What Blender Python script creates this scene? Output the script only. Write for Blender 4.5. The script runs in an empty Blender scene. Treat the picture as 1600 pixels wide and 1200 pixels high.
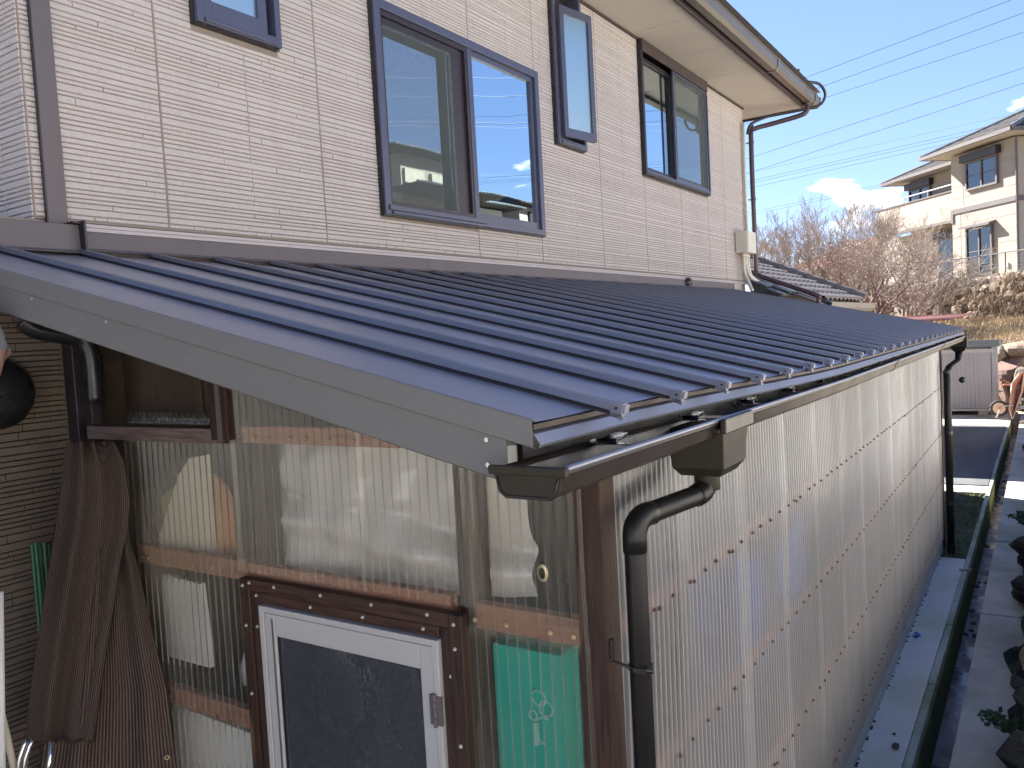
import bpy, bmesh, math, random
from mathutils import Vector, Matrix
R = math.radians
S = bpy.context.scene
COL = S.collection
# ------------------------------------------------------------------ camera
cam_d = bpy.data.cameras.new('camera'); cam = bpy.data.objects.new('camera', cam_d); COL.objects.link(cam)
YAW, PITCH, ROLL = 0.578178, -0.0572344, -0.0548079
fw = Vector((math.cos(PITCH)*math.cos(YAW), math.cos(PITCH)*math.sin(YAW), math.sin(PITCH)))
rt = Vector((math.sin(YAW), -math.cos(YAW), 0)); up = rt.cross(fw)
r2 = rt*math.cos(ROLL)+up*math.sin(ROLL); u2 = -rt*math.sin(ROLL)+up*math.cos(ROLL)
CAM = Vector((-2.14770, -3.08440, -0.53829))
cam.matrix_world = Matrix(((r2.x,u2.x,-fw.x,CAM.x),(r2.y,u2.y,-fw.y,CAM.y),(r2.z,u2.z,-fw.z,CAM.z),(0,0,0,1)))
cam_d.sensor_width = 36; cam_d.lens = 1276.81/1600*36; cam_d.clip_start = 0.05; cam_d.clip_end = 2000
S.camera = cam
# ------------------------------------------------------------------ light
SUN_EL, SUN_AZ = R(37), R(68)          # azimuth counted from +X towards +Y
W = bpy.data.worlds.new('World'); S.world = W; W.use_nodes = True
wn, wl = W.node_tree.nodes, W.node_tree.links
bg = wn['Background']; sky = wn.new('ShaderNodeTexSky'); sky.sky_type = 'NISHITA'; sky.sun_disc = False
sky.sun_elevation = SUN_EL; sky.sun_rotation = R(90)-SUN_AZ; sky.altitude = 100; sky.air_density = 0.9; sky.dust_density = 0.0; sky.ozone_density = 1.6
bg.inputs['Strength'].default_value = 0.060
def wmath(op, a, b=None, clamp=False):
    n = wn.new('ShaderNodeMath'); n.operation = op; n.use_clamp = clamp
    for i, v in enumerate((a, b)):
        if v is None: continue
        if isinstance(v, (int, float)): n.inputs[i].default_value = v
        else: wl.new(v, n.inputs[i])
    return n.outputs[0]
tc = wn.new('ShaderNodeTexCoord'); sep = wn.new('ShaderNodeSeparateXYZ'); wl.new(tc.outputs['Generated'], sep.inputs[0])
mp = wn.new('ShaderNodeMapping'); wl.new(tc.outputs['Generated'], mp.inputs[0]); mp.inputs['Scale'].default_value = (1, 1, 2.6); mp.inputs['Location'].default_value = (0.31, 0.12, 0.05)
nz = wn.new('ShaderNodeTexNoise'); wl.new(mp.outputs[0], nz.inputs[0]); nz.inputs['Scale'].default_value = 7.5; nz.inputs['Detail'].default_value = 7; nz.inputs['Roughness'].default_value = .52
low = wmath('SUBTRACT', 1.0, wmath('MULTIPLY', wmath('ABSOLUTE', wmath('SUBTRACT', sep.outputs[2], 0.115)), 9.0), clamp=True)   # a belt of small cumulus near the horizon
cl = wmath('MULTIPLY', wmath('SUBTRACT', wmath('ADD', nz.outputs[0], wmath('MULTIPLY', low, 0.13)), 0.70), 16.0, clamp=True)
tn = wn.new('ShaderNodeMix'); tn.data_type = 'RGBA'; tn.blend_type = 'MULTIPLY'; tn.inputs[0].default_value = 1; gmn = wn.new('ShaderNodeGamma'); gmn.inputs[1].default_value = .72; wl.new(sky.outputs[0], gmn.inputs[0]); wl.new(gmn.outputs[0], tn.inputs[6]); tn.inputs[7].default_value = (.80, .90, 1.20, 1)
mx = wn.new('ShaderNodeMix'); mx.data_type = 'RGBA'; wl.new(cl, mx.inputs[0]); wl.new(tn.outputs[2], mx.inputs[6]); mx.inputs[7].default_value = (7.5, 7.5, 7.8, 1)
wl.new(mx.outputs[2], bg.inputs[0])
sd = bpy.data.lights.new('sun', 'SUN'); sd.energy = 5.0; sd.angle = R(0.53); sd.color = (1, 0.955, 0.89)
sun = bpy.data.objects.new('sun', sd); COL.objects.link(sun); sun.location = (5, 10, 20)
sv = Vector((math.cos(SUN_EL)*math.cos(SUN_AZ), math.cos(SUN_EL)*math.sin(SUN_AZ), math.sin(SUN_EL)))
sun.rotation_euler = sv.to_track_quat('Z', 'Y').to_euler()
S.view_settings.view_transform = 'Standard'; S.view_settings.look = 'None'; S.view_settings.gamma = 1; S.view_settings.use_curve_mapping = False
S.view_settings.exposure = 2.45
S.render.engine = 'CYCLES'
S.cycles.use_denoising = True; S.cycles.max_bounces = 10; S.cycles.transparent_max_bounces = 20; S.cycles.transmission_bounces = 8
S.cycles.diffuse_bounces = 5; S.cycles.sample_clamp_indirect = 8; S.cycles.caustics_reflective = False; S.cycles.caustics_refractive = False
S.render.resolution_x, S.render.resolution_y = 1024, 768

# ------------------------------------------------------------------ materials
class NM:
    def __init__(s, name):
        s.m = bpy.data.materials.new(name); s.m.use_nodes = True; s.n = s.m.node_tree.nodes; s.l = s.m.node_tree.links
        s.b = s.n['Principled BSDF']; s.out = s.n['Material Output']
    def coord(s, scale=(1,1,1), rot=(0,0,0)):
        t = s.n.new('ShaderNodeTexCoord'); m = s.n.new('ShaderNodeMapping'); s.l.new(t.outputs['Object'], m.inputs[0])
        m.inputs['Scale'].default_value = scale; m.inputs['Rotation'].default_value = rot; return m.outputs[0]
    def noise(s, sc, co=None, detail=6, rough=.55, dist=0):
        t = s.n.new('ShaderNodeTexNoise'); s.l.new(co if co is not None else s.coord(), t.inputs['Vector']); t.inputs['Scale'].default_value = sc
        t.inputs['Detail'].default_value = detail; t.inputs['Roughness'].default_value = rough; t.inputs['Distortion'].default_value = dist; return t.outputs[0]
    def vor(s, sc, co=None, feat='F1'):
        t = s.n.new('ShaderNodeTexVoronoi'); t.feature = feat; s.l.new(co if co is not None else s.coord(), t.inputs['Vector']); t.inputs['Scale'].default_value = sc; return t
    def ramp(s, fac, stops):
        t = s.n.new('ShaderNodeValToRGB'); s.l.new(fac, t.inputs[0]); e = t.color_ramp.elements
        while len(e) < len(stops): e.new(.5)
        for k, (p, c) in enumerate(stops):
            e[k].position = p; e[k].color = (c, c, c, 1) if isinstance(c, (int, float)) else (*c, 1)
        return t.outputs[0]
    def mix(s, fac, a, b, mode='MIX'):
        t = s.n.new('ShaderNodeMix'); t.data_type = 'RGBA'; t.blend_type = mode
        for i, v in ((0, fac), (6, a), (7, b)):
            if isinstance(v, (int, float)): t.inputs[i].default_value = v if i == 0 else (v, v, v, 1)
            elif isinstance(v, tuple): t.inputs[i].default_value = (*v, 1)
            else: s.l.new(v, t.inputs[i])
        return t.outputs[2]
    def math(s, op, a, b=0.0, clamp=False):
        t = s.n.new('ShaderNodeMath'); t.operation = op; t.use_clamp = clamp
        for i, v in enumerate((a, b)):
            if isinstance(v, (int, float)): t.inputs[i].default_value = v
            else: s.l.new(v, t.inputs[i])
        return t.outputs[0]
    def bump(s, h, strength=.3, dist=.01, prev=None):
        t = s.n.new('ShaderNodeBump'); s.l.new(h, t.inputs['Height']); t.inputs['Strength'].default_value = strength; t.inputs['Distance'].default_value = dist
        if prev is not None: s.l.new(prev, t.inputs['Normal'])
        return t.outputs[0]
    def set(s, **k):
        names = dict(color='Base Color', rough='Roughness', metal='Metallic', normal='Normal', spec='Specular IOR Level', coat='Coat Weight', coatr='Coat Roughness', trans='Transmission Weight', ior='IOR', alpha='Alpha', emis='Emission Color', sheen='Sheen Weight')
        for a, v in k.items():
            i = s.b.inputs[names[a]]
            if isinstance(v, (int, float)): i.default_value = v
            elif isinstance(v, tuple): i.default_value = (*v, 1)
            else: s.l.new(v, i)
        return s
def rnd_tint(n, col, amt=.12):
    oi = n.n.new('ShaderNodeObjectInfo'); f = n.math('ADD', n.math('MULTIPLY', oi.outputs['Random'], 2*amt), 1-amt)
    v = n.n.new('ShaderNodeVectorMath'); v.operation = 'SCALE'
    if isinstance(col, tuple): v.inputs[0].default_value = col
    else: n.l.new(col, v.inputs[0])
    n.l.new(f, v.inputs['Scale']); return v.outputs[0]
def simple(name, c1, c2, sc=12, rough=.6, metal=0, bump=.15, bd=.003, scale=(1,1,1), tint=0, spec=.5, coat=0):
    n = NM(name); co = n.coord(scale); f = n.noise(sc, co); c = n.mix(n.ramp(f, [(.3, 0.0), (.7, 1.0)]), c1, c2)
    if tint: c = rnd_tint(n, c, tint)
    n.set(color=c, rough=n.ramp(n.noise(sc*.7, co), [(.2, max(.02, rough-.1)), (.8, min(1, rough+.12))]), metal=metal, spec=spec, coat=coat, normal=n.bump(n.noise(sc*3, co), bump, bd)); return n.m
M = {}
def siding_mat(name, c1, c2, c3):
    n = NM(name); big = n.noise(1.3); f = n.noise(60, detail=5); st = n.noise(9, n.coord((1, 1, .18)))
    c = n.mix(n.ramp(big, [(.35, 0.0), (.65, 1.0)]), c1, c2); c = n.mix(n.math('MULTIPLY', n.ramp(st, [(.52, 0.0), (.75, 1.0)]), .28), c, c3)
    c = n.mix(n.math('MULTIPLY', n.ramp(f, [(.3, 1.0), (.45, 0.0)]), .35), c, c3)
    hb = n.noise(30, n.coord((1, 1, 1.8)), detail=8, rough=.7); n.set(color=c, rough=.8, spec=.25, normal=n.bump(n.noise(170), .4, .0015, n.bump(hb, 1.0, .010))); return n.m
M['siding'] = siding_mat('siding', (.515, .462, .435), (.485, .435, .41), (.39, .335, .30))
M['groove'] = simple('siding_groove', (.24, .195, .165), (.20, .165, .14), rough=.9)
M['siding_shade'] = siding_mat('shade_browned_siding', (.20, .155, .115), (.17, .135, .105), (.10, .07, .05))  # same siding as above, with the under-roof shade put into its colour
M['soffit'] = simple('soffit_board', (.55, .49, .42), (.51, .46, .40), 3, .7, bump=.05)
def metal(name, c, rough, coat=.0, wav=0.0, spec=.5, met=0.0, fine=.06):
    n = NM(name); big = n.noise(1.7, detail=3); scr = n.noise(30, n.coord((1, .25, 1)), detail=8, rough=.7)
    cc = n.mix(n.math('MULTIPLY', n.ramp(scr, [(.60, 0.0), (.72, 1.0)]), .10), c, tuple(min(1, x*2.2+.03) for x in c))
    nb = n.bump(n.noise(420, detail=2), max(.001, fine), .0004)
    if wav: nb = n.bump(n.noise(4.5, n.coord((1, .35, 1)), detail=2), wav, .02, nb)
    n.set(color=cc, rough=n.ramp(n.noise(8, detail=4), [(.3, rough-.04), (.7, rough+.07)]), spec=spec, coat=coat, coatr=.12, metal=met, normal=nb); return n.m
M['roof'] = metal('roof_coated_steel', (.40, .395, .445), .44, .0, 0, .8, .8, 0)
M['rib'] = metal('roof_cap_steel', (.225, .23, .27), .40, .1, 0, .8, .6, 0)
M['rake'] = metal('rake_steel', (.135, .128, .120), .45, .0, .06, .35)
M['fascia_brown'] = metal('fascia_brown_steel', (.036, .022, .016), .5, .0, 0, .3)
M['flash'] = metal('flashing_steel', (.105, .088, .092), .5, .0, .05, .4)
M['trimgrey'] = metal('starter_trim', (.40, .35, .34), .5)
M['gutter'] = metal('gutter_resin', (.024, .017, .014), .34, .0, .0, .35)
M['gutter_cap'] = metal('gutter_cap_resin', (.026, .021, .013), .5, .0, 0, .22)
M['gutter_beige'] = metal('upper_gutter_resin', (.105, .088, .066), .4, .1)
M['darkbrown'] = metal('dark_brown_trim', (.045, .030, .030), .45)
M['pipe'] = metal('downpipe_resin', (.011, .010, .009), .36, .0, 0, .3)
M['pipe_brown'] = metal('brown_downpipe_resin', (.060, .035, .038), .4, .1)
M['frame'] = metal('window_frame_alu', (.060, .064, .105), .38, .1)
M['frame_dark'] = metal('window_frame_dark', (.022, .016, .020), .45)
M['alu'] = simple('white_aluminium', (.42, .41, .40), (.39, .38, .37), 5, .35, .0, bump=.03)
M['steel'] = simple('bright_steel', (.62, .62, .62), (.5, .5, .5), 20, .25, 1.0, bump=.05)
M['chrome'] = simple('chrome_tube', (.75, .75, .76), (.68, .68, .70), 9, .12, 1.0, bump=.02)
M['black'] = simple('black_resin', (.012, .012, .014), (.018, .018, .02), 20, .3)
M['rubber'] = simple('black_rubber', (.02, .02, .02), (.03, .028, .026), 20, .75)
M['screw'] = simple('aged_screw_head', (.20, .135, .10), (.11, .075, .055), 60, .4, .6)
M['brass'] = simple('brass_screw_head', (.62, .50, .30), (.45, .34, .20), 60, .3, .8)
M['nail'] = simple('galvanised_nail', (.6, .6, .58), (.5, .5, .5), 60, .35, .6)
def wood(name, c1, c2, c3, scale):
    n = NM(name); co = n.coord(scale); g = n.noise(14, co, detail=8, rough=.6, dist=.6); g2 = n.noise(3, co, detail=3)
    c = n.mix(n.ramp(g, [(.32, 0.0), (.62, 1.0)]), c1, c2); c = n.mix(n.ramp(g2, [(.62, 0.0), (.70, .85)]), c, c3)
    n.set(color=c, rough=n.ramp(g, [(.2, .5), (.8, .75)]), spec=.35, normal=n.bump(g, .55, .004)); return n.m
M['woodV'] = wood('stained_wood_upright', (.016, .008, .006), (.050, .024, .015), (.13, .075, .035), (6, 6, .45))
M['woodH'] = wood('stained_wood_crosswise', (.022, .010, .007), (.065, .030, .018), (.24, .14, .06), (6, .40, 6))
M['woodG'] = wood('weathered_wood', (.10, .07, .06), (.20, .15, .13), (.06, .035, .03), (6, .5, 6))
M['girt'] = wood('girt_wood', (.22, .105, .065), (.29, .145, .095), (.17, .08, .05), (1, 1, 8))
M['ply'] = wood('dark_plywood', (.060, .042, .032), (.085, .062, .048), (.05, .03, .02), (1, 3, 1))
def sheet(name, clear, body, tr, rough, dirt, dirtf, gl=.5, slant=.6):
    """thin translucent plastic: part clear, part milky (diffuse + translucent), glossy skin"""
    n = NM(name); n.n.remove(n.b)
    st = n.noise(7, n.coord((2.2, 2.2, .10)), detail=6); bl = n.noise(2.2, detail=5)
    f = n.math('MULTIPLY', n.math('ADD', n.ramp(st, [(.42, 0.0), (.72, 1.0)]), n.ramp(bl, [(.45, 0.0), (.75, 1.0)])), dirtf, True)
    col = rnd_tint(n, n.mix(f, body, dirt), .07)
    d = n.n.new('ShaderNodeBsdfDiffuse'); t = n.n.new('ShaderNodeBsdfTranslucent'); n.l.new(col, d.inputs[0]); n.l.new(col, t.inputs[0])
    m1 = n.n.new('ShaderNodeMixShader'); m1.inputs[0].default_value = tr; n.l.new(d.outputs[0], m1.inputs[1]); n.l.new(t.outputs[0], m1.inputs[2])
    tp = n.n.new('ShaderNodeBsdfTransparent'); tp.inputs[0].default_value = (.97, .96, .93, 1)
    m2 = n.n.new('ShaderNodeMixShader')
    lw = n.n.new('ShaderNodeLayerWeight'); lw.inputs[0].default_value = .5
    path_ = n.math('POWER', n.math('SUBTRACT', 1.0, lw.outputs['Facing'], True), slant)
    cf = n.math('MULTIPLY', n.math('SUBTRACT', clear, n.math('MULTIPLY', f, clear*.6)), path_); n.l.new(cf, m2.inputs[0]); n.l.new(m1.outputs[0], m2.inputs[1]); n.l.new(tp.outputs[0], m2.inputs[2])
    g = n.n.new('ShaderNodeBsdfGlossy'); g.inputs['Roughness'].default_value = rough; g.inputs[0].default_value = (.95, .97, 1, 1)
    nb = n.bump(n.noise(160, detail=3), .12, .001); n.l.new(nb, g.inputs['Normal']); n.l.new(nb, d.inputs['Normal'])
    fr = n.n.new('ShaderNodeFresnel'); fr.inputs[0].default_value = 1.5
    m3 = n.n.new('ShaderNodeMixShader'); n.l.new(n.math('MULTIPLY', fr.outputs[0], gl*2, True), m3.inputs[0]); n.l.new(m2.outputs[0], m3.inputs[1]); n.l.new(g.outputs[0], m3.inputs[2])
    n.l.new(m3.outputs[0], n.out.inputs[0]); return n.m
M['sheet_long'] = sheet('milky_corrugated_plastic', .80, (.56, .535, .53), .38, .18, (.30, .30, .31), .45, .48, 1.7)
M['sheet_gable'] = sheet('clear_corrugated_plastic', .985, (.84, .79, .66), .5, .12, (.60, .54, .42), .14, .26, .28)
M['curtain'] = sheet('plastic_dust_sheet', .08, (.90, .88, .84), .45, .22, (.66, .62, .52), .25, .9)
def cloth(name, c1, c2, sc=40, tr=.3):
    n = NM(name); f = n.noise(sc, detail=6); c = n.mix(f, c1, c2); n.set(color=c, rough=.8, spec=.2, normal=n.bump(f, .2, .002))
    t = n.n.new('ShaderNodeBsdfTranslucent'); n.l.new(c, t.inputs[0]); m = n.n.new('ShaderNodeMixShader'); m.inputs[0].default_value = tr
    n.l.new(n.b.outputs[0], m.inputs[1]); n.l.new(t.outputs[0], m.inputs[2]); n.l.new(m.outputs[0], n.out.inputs[0]); return n.m
M['cloth_white'] = cloth('cream_cloth', (.80, .75, .62), (.70, .65, .54))
M['cloth_orange'] = cloth('tan_board', (.55, .30, .15), (.48, .25, .12), tr=.1)
M['pale_teal'] = cloth('pale_teal_print', (.30, .62, .55), (.24, .56, .49))
M['grey_cloth'] = cloth('blue_grey_cloth', (.16, .18, .24), (.12, .14, .20))
M['red_cloth'] = cloth('red_cloth', (.55, .10, .06), (.45, .08, .05))
M['cloth_yellow'] = cloth('yellow_green_cloth', (.45, .48, .12), (.36, .38, .10))
M['panel_white'] = cloth('white_panel', (.72, .72, .70), (.64, .64, .63), 6, .1)
M['teal'] = cloth('teal_plastic', (.005, .42, .34), (.004, .36, .29), 6, .2)
M['white'] = simple('white_paint', (.80, .80, .80), (.74, .74, .73), 8, .5)
M['cream'] = simple('cream_enamel', (.58, .54, .45), (.52, .48, .40), 10, .45, bump=.05)
def net():
    n = NM('shade_net'); uv = n.n.new('ShaderNodeUVMap'); m = n.n.new('ShaderNodeMapping'); n.l.new(uv.outputs[0], m.inputs[0])
    w = n.n.new('ShaderNodeTexWave'); n.l.new(m.outputs[0], w.inputs[0]); w.bands_direction = 'X'; w.inputs['Scale'].default_value = 12; w.inputs['Distortion'].default_value = .8; w.inputs['Detail'].default_value = 2
    w2 = n.n.new('ShaderNodeTexWave'); n.l.new(m.outputs[0], w2.inputs[0]); w2.bands_direction = 'Y'; w2.inputs['Scale'].default_value = 80; w2.inputs['Distortion'].default_value = 1.5
    c = n.mix(n.ramp(w.outputs[1], [(.35, 0.0), (.7, 1.0)]), (.040, .027, .022), (.145, .105, .09)); c = n.mix(n.math('MULTIPLY', w2.outputs[1], .35), c, (.05, .03, .024))
    n.set(color=c, rough=.85, spec=.2, normal=n.bump(w.outputs[1], .8, .004)); return n.m
M['net'] = net()
M['bamboo'] = simple('green_garden_stake', (.035, .13, .06), (.05, .17, .08), 30, .45)
def conc(name, c1, c2, moss, mf, sc=3):
    n = NM(name); a = n.noise(sc, detail=8, rough=.65); b = n.noise(sc*9, detail=6); w = n.noise(sc*.45, detail=4)
    c = n.mix(n.ramp(a, [(.3, 0.0), (.7, 1.0)]), c1, c2); c = n.mix(n.math('MULTIPLY', n.ramp(w, [(.45, 0.0), (.65, 1.0)]), mf), c, moss)
    c = n.mix(n.math('MULTIPLY', n.ramp(b, [(.62, 0.0), (.74, 1.0)]), .5), c, tuple(x*.35 for x in c1))
    n.set(color=c, rough=n.ramp(w, [(.3, .9), (.7, .65)]), spec=.3, normal=n.bump(b, .5, .006, n.bump(n.noise(sc*50), .3, .002))); return n.m
M['conc'] = conc('concrete_path', (.56, .55, .53), (.64, .63, .60), (.38, .39, .22), .45)
M['conc_edge'] = conc('mossy_kerb', (.34, .35, .32), (.44, .44, .40), (.15, .19, .07), .8)
M['conc_old'] = conc('old_concrete', (.44, .41, .36), (.62, .59, .52), (.24, .24, .15), .75)
M['conc_bounce'] = conc('pale_bounce_concrete', (.50, .48, .445), (.56, .54, .50), (.42, .41, .38), .4)  # only on the added out-of-view bounce surfaces
M['moss'] = conc('mossy_channel_wall', (.10, .12, .035), (.15, .165, .055), (.05, .07, .03), .7, 6)
M['found'] = conc('foundation_board', (.30, .33, .33), (.36, .38, .38), (.20, .26, .22), .6)
n = NM('wet_silt'); a = n.noise(7, detail=7); c = n.mix(n.ramp(a, [(.35, 0.0), (.65, 1.0)]), (.13, .095, .095), (.24, .19, .195)); n.set(color=c, rough=n.ramp(n.noise(3), [(.4, .12), (.6, .6)]), spec=.6, normal=n.bump(n.noise(60), .3, .004)); M['silt'] = n.m
n = NM('asphalt'); a = n.noise(1.1, n.coord((.5, 2, 1)), detail=8, rough=.65); c = n.mix(n.ramp(a, [(.35, 0.0), (.7, 1.0)]), (.070, .072, .080), (.12, .122, .13)); c = n.mix(n.math('MULTIPLY', n.ramp(n.noise(160), [(.6, 0.0), (.7, 1.0)]), .5), c, (.22, .22, .22)); n.set(color=c, rough=.85, normal=n.bump(n.noise(220), .4, .005)); M['asphalt'] = n.m
n = NM('earth'); a = n.noise(2.2, detail=9, rough=.7); c = n.mix(n.ramp(a, [(.35, 0.0), (.65, 1.0)]), (.26, .21, .14), (.42, .35, .24)); n.set(color=c, rough=.95, spec=.1, normal=n.bump(n.noise(25, detail=8), .8, .05)); M['earth'] = n.m
n = NM('mossy_gravel_bed'); a = n.noise(5, detail=8, rough=.7); c = n.mix(n.ramp(a, [(.4, 0.0), (.6, 1.0)]), (.12, .12, .11), (.10, .12, .03)); n.set(color=c, rough=.95, spec=.1, normal=n.bump(n.vor(55).outputs[0], .8, .02)); M['mossbed'] = n.m
def rock(name, c1, c2, c3, sc=5):
    n = NM(name); a = n.noise(sc, detail=9, rough=.7); b = n.noise(sc*.5, detail=5)
    c = n.mix(n.ramp(a, [(.32, 0.0), (.68, 1.0)]), c1, c2); c = n.mix(n.ramp(b, [(.55, 0.0), (.7, .8)]), c, c3); c = rnd_tint(n, c, .25)
    n.set(color=c, rough=.9, spec=.2, normal=n.bump(n.noise(sc*5, detail=9, rough=.7), .9, .03)); return n.m
M['rock_dark'] = rock('dark_field_stone', (.045, .042, .035), (.12, .11, .095), (.05, .065, .03))
M['rock_tan'] = rock('tan_field_stone', (.12, .092, .07), (.24, .19, .145), (.17, .10, .065), 3)
M['rock_red'] = rock('reddish_boulder', (.11, .065, .055), (.22, .15, .13), (.09, .08, .06), 2)
M['rock_pale'] = rock('pale_boulder', (.17, .145, .12), (.27, .24, .20), (.15, .12, .09), 2)
def leafm(name, c1, c2, tint=.3, tr=.25):
    n = NM(name); c = rnd_tint(n, n.mix(n.noise(3.5), c1, c2), tint); n.set(color=c, rough=.5, spec=.3)
    t = n.n.new('ShaderNodeBsdfTranslucent'); n.l.new(c, t.inputs[0]); m = n.n.new('ShaderNodeMixShader'); m.inputs[0].default_value = tr
    n.l.new(n.b.outputs[0], m.inputs[1]); n.l.new(t.outputs[0], m.inputs[2]); n.l.new(m.outputs[0], n.out.inputs[0]); return n.m
M['leaf'] = leafm('green_leaf', (.035, .075, .03), (.07, .12, .05))
M['drygrass'] = leafm('dry_grass_blade', (.40, .29, .175), (.31, .225, .135))
M['drygrass2'] = leafm('faded_weed_blade', (.30, .21, .14), (.24, .17, .11))
M['greengrass'] = leafm('green_tuft_blade', (.17, .165, .065), (.22, .20, .09))
M['twig'] = simple('reddish_bare_twig', (.27, .225, .19), (.21, .17, .145), 3, .8)
M['bark'] = simple('grey_brown_bark', (.20, .15, .12), (.13, .10, .085), 6, .9, bump=.6, bd=.02)
M['twig_pale'] = simple('pale_bare_twig', (.34, .27, .22), (.28, .22, .18), 3, .8)
M['leafred'] = leafm('dry_red_bud', (.40, .21, .13), (.34, .22, .14))
def tilem(name, c1, c2): return simple(name, c1, c2, 9, .45, bump=.1, tint=.12)
M['tile'] = tilem('grey_brown_tile', (.115, .098, .090), (.155, .135, .125))
M['slate'] = tilem('blue_grey_flat_tile', (.075, .095, .12), (.11, .13, .15))
M['neigh_wall'] = simple('neighbour_cream_render', (.29, .25, .21), (.265, .23, .19), 12, .85, bump=.4, bd=.01)
M['neigh_dark'] = simple('neighbour_brown_trim', (.085, .070, .070), (.10, .085, .085), 8, .6)
M['neigh_roof'] = simple('neighbour_roof_slate', (.050, .046, .046), (.070, .066, .066), 9, .85, bump=.1, spec=.15)
M['roof_red'] = simple('red_corrugated_steel', (.26, .105, .08), (.30, .14, .115), 4, .6)
M['shed'] = simple('storage_shed_panel', (.33, .32, .345), (.30, .295, .32), 3, .45, bump=.03)
M['shed_dark'] = simple('storage_shed_roof', (.16, .18, .195), (.14, .16, .175), 3, .65, spec=.25)
M['barrow_red'] = simple('rusty_red_tray', (.45, .16, .10), (.50, .26, .18), 9, .55, .2)
M['hub'] = simple('tan_wheel_disc', (.55, .40, .30), (.45, .32, .25), 12, .6)
M['cable'] = simple('wire_sheath', (.12, .14, .18), (.10, .12, .15), 3, .5)
M['blue'] = simple('blue_scrap', (.02, .12, .45), (.03, .16, .5), 12, .4)
M['clearbox'] = sheet('plastic_bottle', .3, (.8, .82, .84), .5, .1, (.6, .6, .6), .2, .9)
def glass(name, refl, tint=(.66, .82, .88), rough=.0, bumpy=0.0, tcol=(.5, .55, .58), warp=.02):
    n = NM(name); n.n.remove(n.b); g = n.n.new('ShaderNodeBsdfGlossy'); g.inputs[0].default_value = (*tint, 1); g.inputs['Roughness'].default_value = rough
    t = n.n.new('ShaderNodeBsdfTransparent'); t.inputs[0].default_value = (*tcol, 1)
    nb = n.bump(n.noise(1.6, detail=1), warp, .05)
    if bumpy: nb = n.bump(n.noise(38, detail=3, rough=.55, dist=.4), bumpy, .01, nb)
    n.l.new(nb, g.inputs['Normal']); lw = n.n.new('ShaderNodeFresnel'); lw.inputs[0].default_value = 1.5
    f = n.math('ADD', refl, n.math('MULTIPLY', lw.outputs[0], 1-refl), True)
    m = n.n.new('ShaderNodeMixShader'); n.l.new(f, m.inputs[0]); n.l.new(t.outputs[0], m.inputs[1]); n.l.new(g.outputs[0], m.inputs[2]); n.l.new(m.outputs[0], n.out.inputs[0]); return n.m
M['glass'] = glass('coated_window_glass', .80, (.80, .95, 1.0))
M['glass_far'] = glass('plain_window_glass', .10, (.9, .9, .9), warp=.0)
M['glass_frost'] = glass('frosted_light_glass', .55, (.75, .95, 1), rough=.35, warp=.0)
n = NM('insect_screen'); n.n.remove(n.b); dd_ = n.n.new('ShaderNodeBsdfDiffuse'); dd_.inputs[0].default_value = (.17, .19, .185, 1); tt_ = n.n.new('ShaderNodeBsdfTransparent')
wv = n.n.new('ShaderNodeTexWave'); wv.inputs['Scale'].default_value = 14; wv.inputs['Distortion'].default_value = 1.5; n.l.new(n.coord((1, 1, .35)), wv.inputs[0]); mm_ = n.n.new('ShaderNodeMixShader')
n.l.new(n.ramp(wv.outputs[1], [(.0, .34), (1.0, .43)]), mm_.inputs[0]); n.l.new(dd_.outputs[0], mm_.inputs[2]); n.l.new(tt_.outputs[0], mm_.inputs[1]); n.l.new(mm_.outputs[0], n.out.inputs[0]); M['screen'] = n.m
n = NM('hammered_door_glass'); hb = n.bump(n.noise(24, detail=2, rough=.4, dist=1.2), .5, .012); n.set(color=(.40, .43, .52), rough=.08, trans=.9, ior=1.35, spec=.7, normal=hb); M['doorglass'] = n.m
M['dark'] = simple('dark_interior', (.015, .014, .014), (.02, .018, .018), 3, .9)
M['blind'] = simple('roller_blind', (.42, .35, .26), (.38, .32, .24), 3, .85)
M['curt_in'] = simple('window_curtain', (.45, .42, .33), (.35, .33, .26), 3, .85)
M['skin'] = simple('skin', (.50, .30, .23), (.46, .26, .20), 20, .5)
M['hair'] = simple('grey_hair', (.42, .41, .42), (.25, .25, .27), 90, .6)
M['navy'] = simple('navy_jacket_cloth', (.022, .028, .065), (.03, .036, .08), 60, .85)
M['house_a'] = simple('brown_render', (.30, .25, .20), (.26, .22, .18), 6, .85)
M['house_w'] = simple('pale_render', (.56, .55, .50), (.5, .49, .45), 6, .85)

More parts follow.
